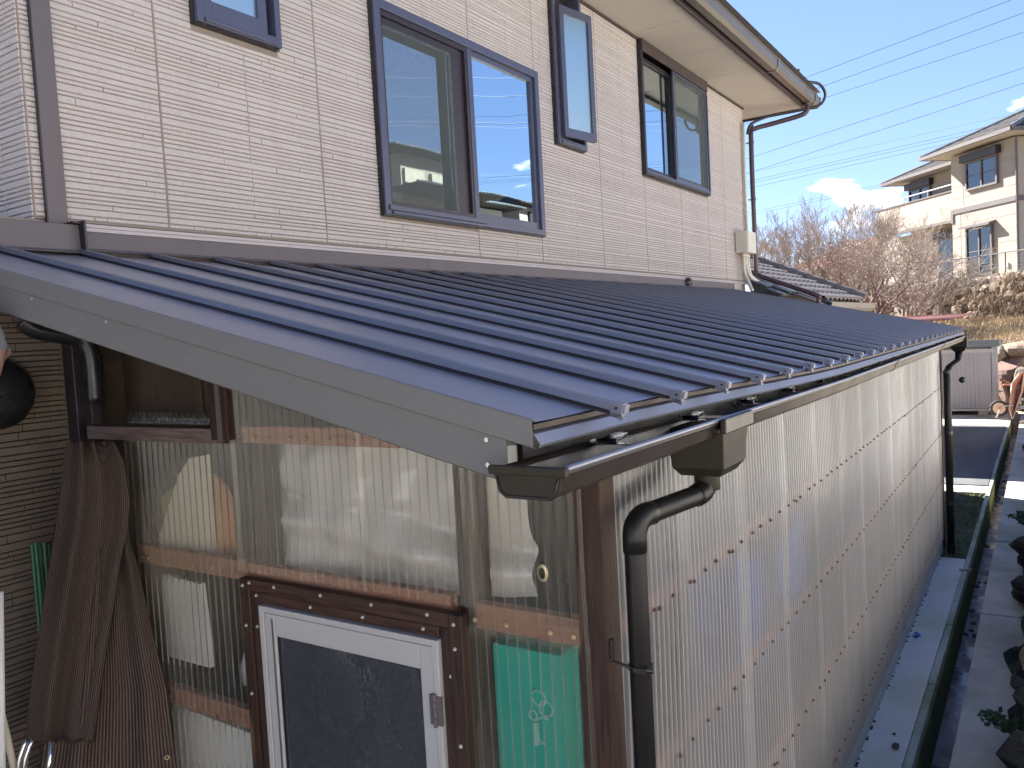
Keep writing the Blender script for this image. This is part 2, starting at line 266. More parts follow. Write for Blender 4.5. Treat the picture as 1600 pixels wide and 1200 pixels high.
# ------------------------------------------------------------------ builders
class MB:
    def __init__(s): s.v = []; s.f = []; s.uv = None
    def quad(s, a, b, c, d): i = len(s.v); s.v += [a, b, c, d]; s.f.append((i, i+1, i+2, i+3)); return s
    def tri(s, a, b, c): i = len(s.v); s.v += [a, b, c]; s.f.append((i, i+1, i+2)); return s
    def box(s, x0, x1, y0, y1, z0, z1):
        i = len(s.v); s.v += [(x, y, z) for z in (z0, z1) for y in (y0, y1) for x in (x0, x1)]
        s.f += [tuple(i+k for k in q) for q in ((0,2,3,1),(4,5,7,6),(0,1,5,4),(2,6,7,3),(0,4,6,2),(1,3,7,5))]; return s
    def obox(s, c, ax, h):
        c = Vector(c); ax = [Vector(a).normalized() for a in ax]; i = len(s.v)
        for k in (-1, 1):
            for j in (-1, 1):
                for q in (-1, 1): s.v.append(tuple(c+ax[0]*h[0]*q+ax[1]*h[1]*j+ax[2]*h[2]*k))
        s.f += [tuple(i+k for k in q) for q in ((0,2,3,1),(4,5,7,6),(0,1,5,4),(2,6,7,3),(0,4,6,2),(1,3,7,5))]; return s
    def bar(s, a, b, w, t, upv=(0, 0, 1)):
        a, b = Vector(a), Vector(b); d = (b-a); L = d.length; d.normalize(); sd_ = d.cross(Vector(upv)); sd_ = sd_.normalized() if sd_.length > 1e-6 else Vector((1, 0, 0)); u_ = sd_.cross(d)
        return s.obox((a+b)/2, (d, sd_, u_), (L/2, w/2, t/2))
    def prism(s, poly, o, u, v, w, L):
        """polygon (u,v) swept from o along w for L"""
        o, u, v, w = map(Vector, (o, u, v, w)); i = len(s.v); n = len(poly)
        for k in (0, 1):
            for p in poly: s.v.append(tuple(o+u*p[0]+v*p[1]+w*(L*k)))
        for k in range(n): s.f.append((i+k, i+(k+1) % n, i+n+(k+1) % n, i+n+k))
        s.f.append(tuple(i+k for k in range(n))[::-1]); s.f.append(tuple(i+n+k for k in range(n))); return s
    def tube(s, pts, r, n=10, caps=True, closed=False):
        pts = [Vector(p) for p in pts]; m = len(pts); rs = r if isinstance(r, (list, tuple)) else [r]*m; i = len(s.v); prev = None
        for k, p in enumerate(pts):
            d = (pts[min(k+1, m-1)]-pts[max(k-1, 0)]); d = d.normalized() if d.length > 1e-9 else Vector((0, 0, 1))
            if prev is None: a = d.orthogonal().normalized()
            else:
                a = prev-d*prev.dot(d); a = a.normalized() if a.length > 1e-6 else d.orthogonal().normalized()
            prev = a; b = d.cross(a)
            for q in range(n): t = 2*math.pi*q/n; s.v.append(tuple(p+(a*math.cos(t)+b*math.sin(t))*rs[k]))
        for k in range(m-1):
            for q in range(n): s.f.append((i+k*n+q, i+k*n+(q+1) % n, i+(k+1)*n+(q+1) % n, i+(k+1)*n+q))
        if caps and n > 2: s.f.append(tuple(i+q for q in range(n))[::-1]); s.f.append(tuple(i+(m-1)*n+q for q in range(n)))
        return s
    def grid(s, fn, nu, nv, uv=False):
        i = len(s.v); s.v += [tuple(fn(a/nu, b/nv)) for b in range(nv+1) for a in range(nu+1)]
        if uv: s.uv = [(a/nu, b/nv) for b in range(nv+1) for a in range(nu+1)]
        s.f += [(i+b*(nu+1)+a, i+b*(nu+1)+a+1, i+(b+1)*(nu+1)+a+1, i+(b+1)*(nu+1)+a) for b in range(nv) for a in range(nu)]; return s
    def sph(s, c, r, n=10, m=7, sc=(1, 1, 1)):
        return s.grid(lambda a, b: (c[0]+r*sc[0]*math.sin(math.pi*b)*math.cos(2*math.pi*a), c[1]+r*sc[1]*math.sin(math.pi*b)*math.sin(2*math.pi*a), c[2]+r*sc[2]*math.cos(math.pi*b)), n, m)
    def build(s, name, mat, parent=None, smooth=False, bevel=0, label=None, kind=None, solid=0, fix=True):
        me = bpy.data.meshes.new(name); off = Vector(parent_loc(parent)); me.from_pydata([tuple(Vector(v)-off) for v in s.v], [], s.f)
        if fix:
            bm = bmesh.new(); bm.from_mesh(me); bmesh.ops.recalc_face_normals(bm, faces=bm.faces); bm.to_mesh(me); bm.free()
        if s.uv:
            ul = me.uv_layers.new(name='UVMap')
            for lp in me.loops: ul.data[lp.index].uv = s.uv[lp.vertex_index]
        me.materials.append(M[mat] if isinstance(mat, str) else mat)
        if smooth: me.polygons.foreach_set('use_smooth', [True]*len(me.polygons))
        o = bpy.data.objects.new(name, me); COL.objects.link(o)
        if parent is not None: o.parent = parent
        if bevel:
            b = o.modifiers.new('bevel', 'BEVEL'); b.width = bevel; b.segments = 2; b.limit_method = 'ANGLE'; b.angle_limit = R(40); b.harden_normals = False
        if solid: q = o.modifiers.new('solidify', 'SOLIDIFY'); q.thickness = solid
        if label: o['label'] = label
        if kind: o['kind'] = kind
        return o
def parent_loc(p):
    v = Vector((0, 0, 0))
    while p is not None: v += p.location; p = p.parent
    return v
def thing(name, label, cat, loc=(0, 0, 0), group=None):
    o = bpy.data.objects.new(name, None); COL.objects.link(o); o.location = loc; o['label'] = label; o['category'] = cat; o.empty_display_size = .1
    if group: o['group'] = group
    return o
def tag(o, label, cat, group=None):
    o['label'] = label; o['category'] = cat
    if group: o['group'] = group
    return o
def arc(c, a, b, r, t0, t1, n): return [Vector(c)+Vector(a)*r*math.cos(t0+(t1-t0)*k/n)+Vector(b)*r*math.sin(t0+(t1-t0)*k/n) for k in range(n+1)]
def smooth(pts, n=6):
    pts = [Vector(p) for p in pts]; out = []
    for i in range(len(pts)-1):
        p0, p1, p2, p3 = pts[max(i-1, 0)], pts[i], pts[i+1], pts[min(i+2, len(pts)-1)]
        for k in range(n):
            t = k/n; out.append(.5*((2*p1)+(p2-p0)*t+(2*p0-5*p1+4*p2-p3)*t*t+(3*p1-p0-3*p2+p3)*t*t*t))
    return out+[pts[-1]]
def ray(px, py):
    return (r2*((px-800)/1276.81)-u2*((py-600)/1276.81)+fw)
def on(px, py, ax, val): d = ray(px, py); return CAM+d*((val-CAM[ax])/d[ax])

# ------------------------------------------------------------------ setting: ground
GZ = -2.93
def struct(o): o['kind'] = 'structure'; return o
def noise2(x, y):
    return (math.sin(x*1.3+y*.7)+math.sin(x*.53-y*1.9+1.3)+.5*math.sin(x*2.9+y*3.1+.4)+.5*math.sin(x*4.7-y*2.3))/3
def terrain_z(x, y):
    # ground level, then a bank rising behind the shed towards the neighbour's terrace; high ground on the right of the drain
    w = x-1.126*y
    b = min(1, max(0, (x+0.25*y-21.0)/1.2)); bank = -3.05+1.45*b
    t = min(1, max(0, (w-23.5)/6)); bank += .75*t*b
    t2 = min(1, max(0, (w-30.6)/.5)); bank += (0.52-bank)*t2 if x > 24 else 0
    right = min(1, max(0, (-2.98-y)/.35)); top = -2.42
    z = max(bank, -3.6+right*(top+3.6)) if x < 18.5 else max(bank, -3.6+right*(top+.5+3.6))
    if x < 19 and right == 0: z = -3.45
    return z+(.04*noise2(x*2, y*2) if x > 20 else 0)
def gf(a, b):
    x = -6+46*a; y = -14+32*b; return (x, y, terrain_z(x, y))
g = MB().grid(gf, 184, 128)
struct(g.build('terrain', 'earth', smooth=True))
far = MB(); far.quad((-400, -400, -3.6), (600, -400, -3.6), (600, 600, -3.6), (-400, 600, -3.6)); struct(far.build('ground', 'earth'))
b = MB(); b.box(-6, 9.9, 0.05, 9, -3.3, -3.0); struct(b.build('floor_base', 'conc_old'))
b = MB(); b.box(-6, 6.75, -2.42, 0.05, -3.3, GZ); path = struct(b.build('path', 'conc'))
# kerb stones along the channel
random.seed(3)
x = -3.0
while x < 19.2:
    L = .60; b = MB(); w = random.uniform(-.003, .003); top = GZ+.002+random.uniform(0, .006)
    b.box(x, x+L-.006, -2.468+w, -2.424+w, -3.32, top); o = struct(b.build('kerb_stone', 'conc_edge', bevel=.004)); x += L
b = MB(); b.box(-4, 19.2, -2.4775, -2.4700, -3.30, GZ-.03); struct(b.build('channel_side', 'moss'))
b = MB(); b.box(-4, 19.2, -2.66, -2.47, -3.32, -3.262); struct(b.build('channel_bed', 'silt'))
x = -3.2
while x < 19:
    L = 1.2; b = MB(); b.box(x, x+L-.008, -2.95+random.uniform(-.02, .02), -2.635, -3.30, GZ+random.uniform(-.012, .006)); struct(b.build('concrete_slab', 'conc_old', bevel=.005)); x += L
def flat(name, mat, x0, x1, y0, y1, z, th=.25, nx=24, ny=8, amp=.006):
    b = MB(); b.grid(lambda a, c: (x0+(x1-x0)*a, y0+(y1-y0)*c, z+amp*noise2((x0+(x1-x0)*a)*5, (y0+(y1-y0)*c)*6)), nx, ny); b.box(x0+.01, x1-.01, y0+.01, y1-.01, z-th, z-.03); return struct(b.build(name, mat))
flat('gravel_bed', 'mossbed', 6.75, 10.15, -2.42, 6, GZ-.02, amp=.02, nx=60, ny=80)
flat('concrete_strip', 'conc_old', 10.15, 10.62, -2.42, 8, GZ, amp=.002)
flat('asphalt_yard', 'asphalt', 10.62, 17.5, -2.42, 8, GZ+.012, amp=.004)
flat('concrete_apron', 'conc_old', 17.5, 21.2, -2.42, 8, GZ+.004, amp=.003)
# moss and pebbles in the gravel bed
b = MB()
for k in range(2600):
    x = random.uniform(6.8, 10.1); y = random.uniform(-2.40, -.6); r = random.uniform(.008, .024); z = GZ-.01
    i = len(b.v)
    for q in range(5): t = q*1.2566+random.random()*.4; b.v.append((x+r*math.cos(t), y+r*math.sin(t), z+random.uniform(-.004, .006)))
    b.v.append((x, y, z+r*.9))
    for q in range(5): b.f.append((i+q, i+(q+1) % 5, i+5))
b.build('gravel', rock('moss_pebble', (.10, .11, .05), (.20, .20, .17), (.12, .15, .04), 8), kind='stuff')['label'] = 'mossy gravel lying between path and asphalt'
b = MB()
for k in range(9000):
    x = random.uniform(6.8, 10.1); y = random.uniform(-2.40, -.4)
    if noise2(x*2.2, y*3) < -.15: continue
    h = random.uniform(.01, .045); a = random.uniform(0, 6.28); w = .006; z = GZ-.01
    b.tri((x-w*math.cos(a), y-w*math.sin(a), z), (x+w*math.cos(a), y+w*math.sin(a), z), (x+random.uniform(-.02, .02), y+random.uniform(-.02, .02), z+h))
b.build('moss', 'greengrass', kind='stuff')['label'] = 'low green moss growing over the gravel'

b = MB(); b.box(-22, 34, -9.3, -9.0, -3.2, 1.7); rwl = tag(b.build('bounce_wall', 'conc_bounce', None), 'long pale concrete wall added outside the view to bounce sunlight onto the shaded walls', 'wall')  # unseen wall added as warm bounce for the shaded walls
b = MB(); b.grid(lambda u, v: (-14+30*u, -9.0+4.4*v, terrain_z(-14+30*u, -9.0+4.4*v)+.03), 60, 12); struct(b.build('bounce_lane', 'conc_bounce'))  # added pale ground out of view, bounces sun onto the shaded side
b = MB(); b.box(-40, -6.01, -2.42, 20, -3.3, GZ); struct(b.build('bounce_yard', 'conc_bounce'))  # added pale ground behind the camera, bounces sun onto the gable
b = MB(); b.box(-40, -14, -9.0, -2.43, -3.3, GZ-.01); struct(b.build('bounce_apron', 'conc_bounce'))  # added too, continues the pale bounce ground
# ------------------------------------------------------------------ siding
random.seed(11)
ROWS = []; z = -3.2
while z < 2.5:
    h = random.choice([.0135, .015, .0155, .0165, .018, .024, .027, .020]); ROWS.append((z, z+h, random.random() < .12)); z += h+.0029
def siding(u0, u1, z0, z1, holes, fn, gap=.004, seed=0, dens=1.0):
    """stone-strip relief; fn(u, depth, z) -> world"""
    rnd = random.Random(seed); b = MB(); bk = MB()
    def rects():
        us = sorted({u0, u1, *[h[0] for h in holes], *[h[1] for h in holes]}); us = [u for u in us if u0 <= u <= u1]
        return us
    def brick(a, c, za, zb, p):
        if c-a < .004 or zb-za < .004: return
        i = len(b.v); e = .0018
        for (u, zz) in ((a, za), (c, za), (c, zb), (a, zb)): b.v.append(fn(u, 0, zz))
        for (u, zz) in ((a+e, za+e), (c-e, za+e), (c-e, zb-e), (a+e, zb-e)): b.v.append(fn(u, p, zz))
        b.f += [(i+4, i+5, i+6, i+7), (i, i+1, i+5, i+4), (i+1, i+2, i+6, i+5), (i+2, i+3, i+7, i+6), (i+3, i, i+4, i+7)]
    for (ra, rb, sp) in ROWS:
        za, zb = max(ra, z0), min(rb, z1)
        if zb-za < .004: continue
        segs = [(u0+gap, u1-gap)]
        for (h0, h1, hz0, hz1) in holes:
            if zb > hz0 and za < hz1:
                ns = []
                for (a, c) in segs:
                    if h0 > a: ns.append((a, min(c, h0)))
                    if h1 < c: ns.append((max(a, h1), c))
                segs = [q for q in ns if q[1]-q[0] > .002]
        for (a, c) in segs:
            u = a
            while u < c-1e-6:
                L = rnd.choice([.30, .455, .455, .60, .9, 1.3])/dens if not sp else rnd.uniform(.05, .12)
                # joints fall on a 0.455 grid now and then
                v = u+L
                if rnd.random() < .4: v = (math.floor(u/.455)+1)*.455
                v = min(v, c)
                if c-v < .04: v = c
                brick(u, v-(.0014 if v < c else 0), za, zb, .0042+rnd.uniform(0, .0018)); u = v
    return b
def wallfn(y0): return lambda u, d, z: (u, y0-d, z)
HOLES = [(1.33, 3.085, .18, 1.37), (.18, .66, .895, 1.9), (3.34, 3.80, .905, 2.14), (4.96, 6.72, .89, 2.15)]
house = thing('house', 'two-storey house clad in beige stone-strip siding above the dark metal lean-to roof', 'house', (0, 0, GZ))
XW0, XW1, ZS = -.55, 8.12, 2.13
J = [XW0, 0, .91, 2.275, 3.085, 4.095, 5.005, 5.915, 6.72, 7.28, XW1]
b = MB()                                                    # wall body behind the siding, with the window openings left out
us = sorted({XW0, XW1, *[h[0] for h in HOLES], *[h[1] for h in HOLES]})
for a, c in zip(us, us[1:]):
    hs = [h for h in HOLES if h[0] <= a+1e-6 and h[1] >= c-1e-6]
    if hs: h = hs[0]; b.box(a, c, .0005, .14, -.01, h[2]); b.box(a, c, .0005, .14, h[3], 2.4) if h[3] < 2.12 else None
    else: b.box(a, c, .0005, .14, -.01, 2.4)
b.box(XW0+.001, XW0+.14, .141, 5.6, -.3, 2.4); b.box(XW1-.14, XW1, .141, 5.6, -3.0, 2.4); b.box(XW0, XW1, 5.6, 5.75, -3.0, 2.4); b.box(-4.0, XW1-.141, .002, .14, -3.0, -.012)
b.box(-4.0, XW1-.15, .15, 5.59, -.2, -.05)
b.build('wall', 'groove', house)
b = MB(); b.box(-4.0, -.50, -.0014, .0012, -2.86, -.12); b.build('groove_backing', 'dark', house)  # dark sheet that darkens the grooves of the lower siding
b = MB(); b.box(-.489, 7.9, -.006, -.0005, -2.92, -.14); b.build('inner_lining', 'ply', house)
for k, (a, c) in enumerate(zip(J, J[1:])):
    for (za, zb) in (((0, .18), (1.37, ZS)) if abs(a-2.275) < .01 else ((0, ZS),)):
        siding(a, c, za, zb, HOLES, wallfn(0), seed=k+1).build('siding_panel', 'siding', house, fix=False)
for k, (a, c) in enumerate(((0.0, .19), (.19, 1.1), (1.1, 2.0), (2.0, 2.9))):
    siding(a, c, -.02, ZS, [], lambda u, d, z: (XW0-d, u, z), seed=40+k).build('siding_panel', 'siding', house, fix=False)
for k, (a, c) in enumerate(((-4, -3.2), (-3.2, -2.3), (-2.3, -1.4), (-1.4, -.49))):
    siding(a, c, -2.85, -.13, [], wallfn(0), seed=60+k, dens=1.8).build('siding_panel', 'siding_shade', house, fix=False, label='siding panel with shade browned into its colour under the lean-to eave')
b = MB(); b.prism([(0, 0), (0, -.010), (.003, -.013), (.073, -.013), (.076, -.010), (.076, 0)], (-.513, -.0085, -.05), (1, 0, 0), (0, 1, 0), (0, 0, 1), 2.2)
b.build('corner_cover', 'flash', house, label='tall dark grey flat cover strip near the house corner')
b = MB(); b.box(-.5165, -.5135, -.0235, -.0085, -.05, 2.1); b.build('cover_seam', 'black', house)
# bottom trims
b = MB(); b.box(-.42, XW1-.01, -.020, 0, -.030, -.016); b.build('starter_trim', 'trimgrey', house, bevel=.002)
b = MB(); b.box(-.42, XW1-.01, -.028, 0, -.047, -.032); b.build('starter_trim', 'trimgrey', house, bevel=.002)
# soffit boards, fascia, upper gutter
sx = [-1.2, -.6, .3, 1.2, 2.1, 3.02, 3.93, 4.84, 5.75, 6.62, 7.55, 8.0, 8.70]
for a, c in zip(sx, sx[1:]): b = MB(); b.box(a+.003, c-.003, -.615, -.002 if c < 8.2 else 6.2, ZS, ZS+.012); b.build('soffit_panel', 'soffit', house)
b = MB(); b.box(XW0-.01, XW1+.005, -.022, -.006, ZS-.022, ZS-.001); b.build('soffit_bead', 'darkbrown', house)
b = MB(); b.box(-1.25, 8.72, -.645, -.617, ZS-.03, ZS+.16); b.build('fascia_board', 'darkbrown', house, bevel=.003)
b = MB(); b.box(8.703, 8.73, -.616, 6.3, ZS-.03, ZS+.16); b.build('fascia_board', 'darkbrown', house, bevel=.003)
gp = [(0, .09), (.004, .02), (.018, 0), (.085, 0), (.112, .03), (.12, .10), (.128, .105), (.128, .115), (.112, .115), (.108, .10), (.10, .036), (.08, .01), (.02, .01), (.012, .024), (.01, .09)]
ug = MB(); ug.prism(gp, (-1.3, -.66, ZS-.005), (0, -1, 0), (0, 0, 1), (1, 0, 0), 10.1); ugo = ug.build('upper_gutter', 'gutter_beige', house)
b = MB(); b.prism([(-.004, .0), (.016, -.006), (.09, -.006), (.118, .03), (.132, .12), (-.004, .12)], (8.795, -.66, ZS-.005), (0, -1, 0), (0, 0, 1), (1, 0, 0), .02); b.build('gutter_end_cap', 'gutter_beige', ugo)
for xx in (6.85, 8.55):
    b = MB(); b.prism([(-.004, .0), (.016, -.006), (.09, -.006), (.118, .03), (.134, .12), (.120, .125), (.108, .036), (.08, .004), (.02, .004)], (xx, -.66, ZS-.005), (0, -1, 0), (0, 0, 1), (1, 0, 0), .06); b.build('gutter_joint', 'gutter_beige', ugo)
# main roof: slab with eave at the fascia, hipped to the ridge
b = MB(); e0, e1 = -.80, 6.6; xm0, xm1 = -1.35, 8.78; zt = ZS+.17
pts = [(xm0, e0, zt), (xm1, e0, zt), (xm1, e1, zt), (xm0, e1, zt)]; rdz = 1.62; rg = [(xm0+3.4, 2.9, zt+rdz), (xm1-3.4, 2.9, zt+rdz)]
b.quad(pts[0], pts[1], rg[1], rg[0]); b.tri(pts[1], pts[2], rg[1]); b.quad(pts[2], pts[3], rg[0], rg[1]); b.tri(pts[3], pts[0], rg[0]); b.quad(*pts)
b.build('roof', 'tile', house)
# dark cavity behind the glass
b = MB()
for (a, c, z0, z1) in HOLES: b.box(a-.05, c+.05, .75, .80, z0-.1, z1+.1)
b.build('room_wall', 'dark', house)
# ---- windows
def frame_rect(b, x0, x1, z0, z1, w, y0, y1, wb=None, wt=None):
    wb = wb or w; wt = wt or w
    b.box(x0, x0+w, y0, y1, z0, z1); b.box(x1-w, x1, y0, y1, z0, z1); b.box(x0+w, x1-w, y0, y1, z0, z0+wb); b.box(x0+w, x1-w, y0, y1, z1-wt, z1)
def window(x0, x1, z0, z1, lab, split, left, right, w=.038, prow=.045, dark='frame'):
    f = MB(); frame_rect(f, x0, x1, z0, z1, w, -prow, .10, wb=.045)
    f.box(x0+w, x1-w, -prow-.012, -prow+.004, z0+.004, z0+.022)
    fo = f.build('window', dark, house, bevel=.003, label=lab)
    b = MB(); b.box(x0-.006, x0, -.030, .0, z0-.004, z1+.004); b.box(x0, x1, -.030, 0, z0-.006, z0); b.build('sealant', 'black', fo)
    return fo
# W1
x0, x1, z0, z1 = 1.335, 3.08, .182, 1.366
w1 = window(x0, x1, z0, z1, 'large two-leaf sliding window with insect screen on its left leaf', 0, 0, 0, w=.05)
b = MB(); frame_rect(b, 2.225, 3.028, z0+.046, z1-.04, .032, -.022, .012, wb=.05, wt=.045); b.box(2.215, 2.262, -.034, -.0225, z0+.046, z1-.04); b.build('sash', 'frame', w1, bevel=.002)
b = MB(); b.box(2.24, 3.005, -.006, .002, z0+.09, z1-.08); b.build('pane', 'glass', w1)
b = MB(); frame_rect(b, 1.386, 2.222, z0+.046, z1-.04, .04, .022, .05, wb=.05, wt=.05); b.build('sash', 'frame_dark', w1, bevel=.002)
b = MB(); b.box(1.42, 2.19, .034, .042, z0+.09, z1-.085); b.build('pane', 'glass', w1)
b = MB(); frame_rect(b, 1.386, 2.214, z0+.046, z1-.05, .026, -.030, -.012, wb=.035, wt=.03); b.box(2.13, 2.21, -.010, .010, z0+.05, z1-.05); b.build('screen_frame', 'frame_dark', w1)
b = MB(); b.box(2.035, 2.129, -.016, -.011, z0+.075, z1-.051); b.box(1.413, 2.034, -.016, -.011, z1-.135, z1-.081); b.build('reveal_shade', 'frame_dark', w1, bevel=.001)  # dark strips stand in for the shaded sash at top and right
b = MB(); b.quad((1.41, -.020, z0+.075), (2.05, -.020, z0+.075), (2.05, -.020, z1-.125), (1.41, -.020, z1-.125)); b.build('insect_screen', 'screen', w1, label='fine insect screen showing a wavy pattern')
b = MB(); b.box(1.36, 2.30, -.0575, -.047, z0+.0245, z0+.052); b.build('screen_rail', 'frame', w1, bevel=.002)
# W0 top left
x0, x1, z0, z1 = .185, .655, .90, 1.90
w0 = window(x0, x1, z0, z1, 'small pale-glass window at the top left of the wall', 0, 0, 0, w=.034, prow=.05)
b = MB(); frame_rect(b, x0+.036, x1-.075, z0+.048, z1-.036, .05, -.040, .0, wb=.06); b.build('sash', 'frame', w0, bevel=.002)
b = MB(); b.box(x0+.08, x1-.12, -.026, -.018, z0+.10, z1-.08); b.build('pane', 'glass_frost', w0)
b = MB()
for xx in (x0+.10, x1-.09): b.box(xx-.016, xx+.016, -.0525, -.05, z0+.014, z0+.022)
b.build('weep_cover', 'black', w0)
# W2 narrow projecting casement
x0, x1, z0, z1 = 3.345, 3.795, .905, 2.13
w2 = window(x0, x1, z0, z1, 'narrow casement window left slightly open beside the large window', 0, 0, 0, w=.036, prow=.05, dark='frame')
b = MB(); b.box(x0+.03, x1-.03, .05, .07, z0, z1); b.build('screen_panel', 'frame_dark', w2)
hx = Vector((3.385, -.055, 0)); ang = R(11)
ux = Vector((math.cos(ang), -math.sin(ang), 0)); uy = Vector((math.sin(ang), math.cos(ang), 0)); uz = Vector((0, 0, 1)); LW = .385; za, zb = .955, 1.93
def sbox(b, a, c, d0, d1, e0_, e1_):
    ctr = hx+ux*((a+c)/2)+uy*((d0+d1)/2)+uz*((e0_+e1_)/2); b.obox(ctr, (ux, uy, uz), ((c-a)/2, (d1-d0)/2, (e1_-e0_)/2))
b = MB(); sbox(b, 0, .045, -.03, 0, za, zb); sbox(b, LW-.05, LW, -.03, 0, za, zb); sbox(b, .045, LW-.05, -.03, 0, za, za+.065); sbox(b, .045, LW-.05, -.03, 0, zb-.06, zb); b.build('sash', 'frame', w2, bevel=.002)
b = MB(); sbox(b, .04, LW-.045, -.018, -.010, za+.06, zb-.055); b.build('pane', 'glass_frost', w2)
# W3
x0, x1, z0, z1 = 4.965, 6.715, .892, 2.118
w3 = window(x0, x1, z0, z1, 'sliding window under the soffit with a blind behind its left leaf', 0, 0, 0, w=.04, dark='frame_dark')
b = MB(); b.box(x0+.01, x1-.01, -.052, -.046, z0+.002, z0+.04); b.box(x1-.030, x1-.004, -.052, -.046, z0+.04, z1-.14); b.build('face_cover', 'frame', w3, bevel=.002)
b = MB(); b.box(x0+.005, x1-.005, -.056, -.046, z1-.11, z1-.002); b.build('head_cover', 'darkbrown', w3)
b = MB(); frame_rect(b, x0+.046, 5.83, z0+.05, z1-.115, .035, .015, .045, wb=.045); b.build('sash', 'frame_dark', w3)
b = MB(); b.box(x0+.075, 5.80, .028, .035, z0+.09, z1-.145); b.build('pane', 'glass', w3)
b = MB(); b.box(x0+.05, 5.84, .055, .062, 1.55, z1-.1); b.build('roller_blind', 'blind', w3)
b = MB(); b.grid(lambda a, c: (5.45+.34*a, .085+.014*math.sin(a*26), .94+1.0*c), 40, 1); b.build('curtain', 'curt_in', w3, smooth=True)
b = MB(); frame_rect(b, 5.80, x1-.045, z0+.05, z1-.115, .040, -.020, .010, wb=.045); b.build('sash', 'frame_dark', w3)
b = MB(); b.box(5.83, x1-.08, -.004, .004, z0+.09, z1-.145); b.build('pane', 'glass', w3)
b = MB(); frame_rect(b, 5.73, x1-.05, z0+.044, z1-.113, .02, -.044, -.030); b.build('screen_frame', 'frame', w3)
b = MB(); b.quad((5.75, -.036, z0+.06), (x1-.07, -.036, z0+.06), (x1-.07, -.036, z1-.13), (5.75, -.036, z1-.13)); b.build('insect_screen', 'screen', w3)
# ---- things on the wall
eb = MB(); eb.box(7.62, 7.96, -.155, -.010, .315, .575); ebo = eb.build('junction_box', 'cream', house, bevel=.008, label='cream electrical junction box with three conduits at the far wall end')
b = MB(); b.box(7.628, 7.952, -.1625, -.1555, .32, .57); b.build('lid', 'cream', ebo, bevel=.004)
for k, (xx, bend) in enumerate(((7.70, 0), (7.82, .06), (7.90, .10))):
    b = MB(); p = [(xx, -.08, .315), (xx, -.08, .16), (xx+.02, -.085, .06), (xx-.02+bend, -.14, -.05), (xx-.08+bend, -.19, -.14)] if k == 0 else [(xx, -.07, .315), (xx+.01, -.07, .18), (xx+.05, -.09, .05), (xx+.16, -.14, -.02)]
    b.tube(smooth(p), .020, 10); b.build('conduit', 'cream', ebo, smooth=True); b = MB(); b.tube([(xx, -.08 if k == 0 else -.07, .318), (xx, -.08 if k == 0 else -.07, .27)], .027, 10); b.build('conduit_socket', 'cream', ebo, smooth=True)
b = MB(); b.tube([(8.02, -.035, .58), (8.02, -.035, 1.93)], .018, 8); b.build('conduit', 'cream', house, smooth=True)
b = MB(); b.box(7.45, 7.72, -.035, -.010, -.12, -.05); b.build('wall_patch', 'trimgrey', house)
# upper downpipe
dp = [(8.46, -.70, 2.13), (8.46, -.70, 2.05), (8.44, -.64, 1.99), (8.35, -.32, 1.93), (8.25, -.10, 1.88), (8.22, -.07, 1.80), (8.22, -.07, .20), (8.23, -.08, .10), (8.24, -.14, .045), (8.24, -.76, -.22), (8.24, -.80, -.27), (8.24, -.80, -.33)]
b = MB(); b.tube(smooth(dp, 4), .030, 12); dpo = b.build('downpipe', 'pipe_brown', house, smooth=True, label='slim dark brown downpipe running from the upper gutter onto the tiled roof')
for zz in (1.7, 1.0, .35): b = MB(); b.tube([(8.22, -.07, zz), (8.22, -.07, zz+.03)], .034, 12); b.box(8.205, 8.235, -.07, -.005, zz+.01, zz+.02); b.build('pipe_clamp', 'pipe_brown', dpo)
b = MB(); b.tube([(8.46, -.70, 2.16), (8.46, -.70, 2.08)], [.05, .038], 12); b.build('outlet', 'pipe_brown', dpo, smooth=True)
# black cable looped round the gutter
b = MB(); b.tube(smooth([(8.10, -.06, 1.80), (8.14, -.10, 1.92), (8.24, -.28, 2.0), (8.34, -.48, 2.03), (8.44, -.68, 2.05), (8.52, -.84, 2.09), (8.53, -.90, 2.20), (8.44, -.86, 2.31), (8.30, -.76, 2.33)]), .017, 8); b.build('cable_loop', 'black', house, smooth=True)
b = MB(); b.tube([(8.02, -.70, 2.27), (8.0, -.72, 2.42)], .016, 8); b.build('stub_pipe', 'pipe_brown', house)
# dome vent on flashing and round hood on the lower wall
def hood(c, r, name, lab, parent):
    b = MB(); cx, cy, cz = c
    b.grid(lambda a, t: (cx+r*math.sin(t*math.pi/2)*math.cos(2*math.pi*a), cy-.62*r*math.cos(t*math.pi/2)*(1 if math.sin(2*math.pi*a) > -.55 or t > .97 else .55), cz+r*math.sin(t*math.pi/2)*math.sin(2*math.pi*a)), 28, 8)
    b.tube([(cx, cy, cz), (cx, cy+.03, cz)], r*1.02, 28); return b.build(name, 'black', parent, smooth=True, label=lab)
hood((-.745, -.03, -.635), .125, 'vent_hood', 'black round vent hood on the lower siding', house)
hood((5.93, -.045, -.082), .055, 'vent_cap', 'small black dome vent on the flashing', house)

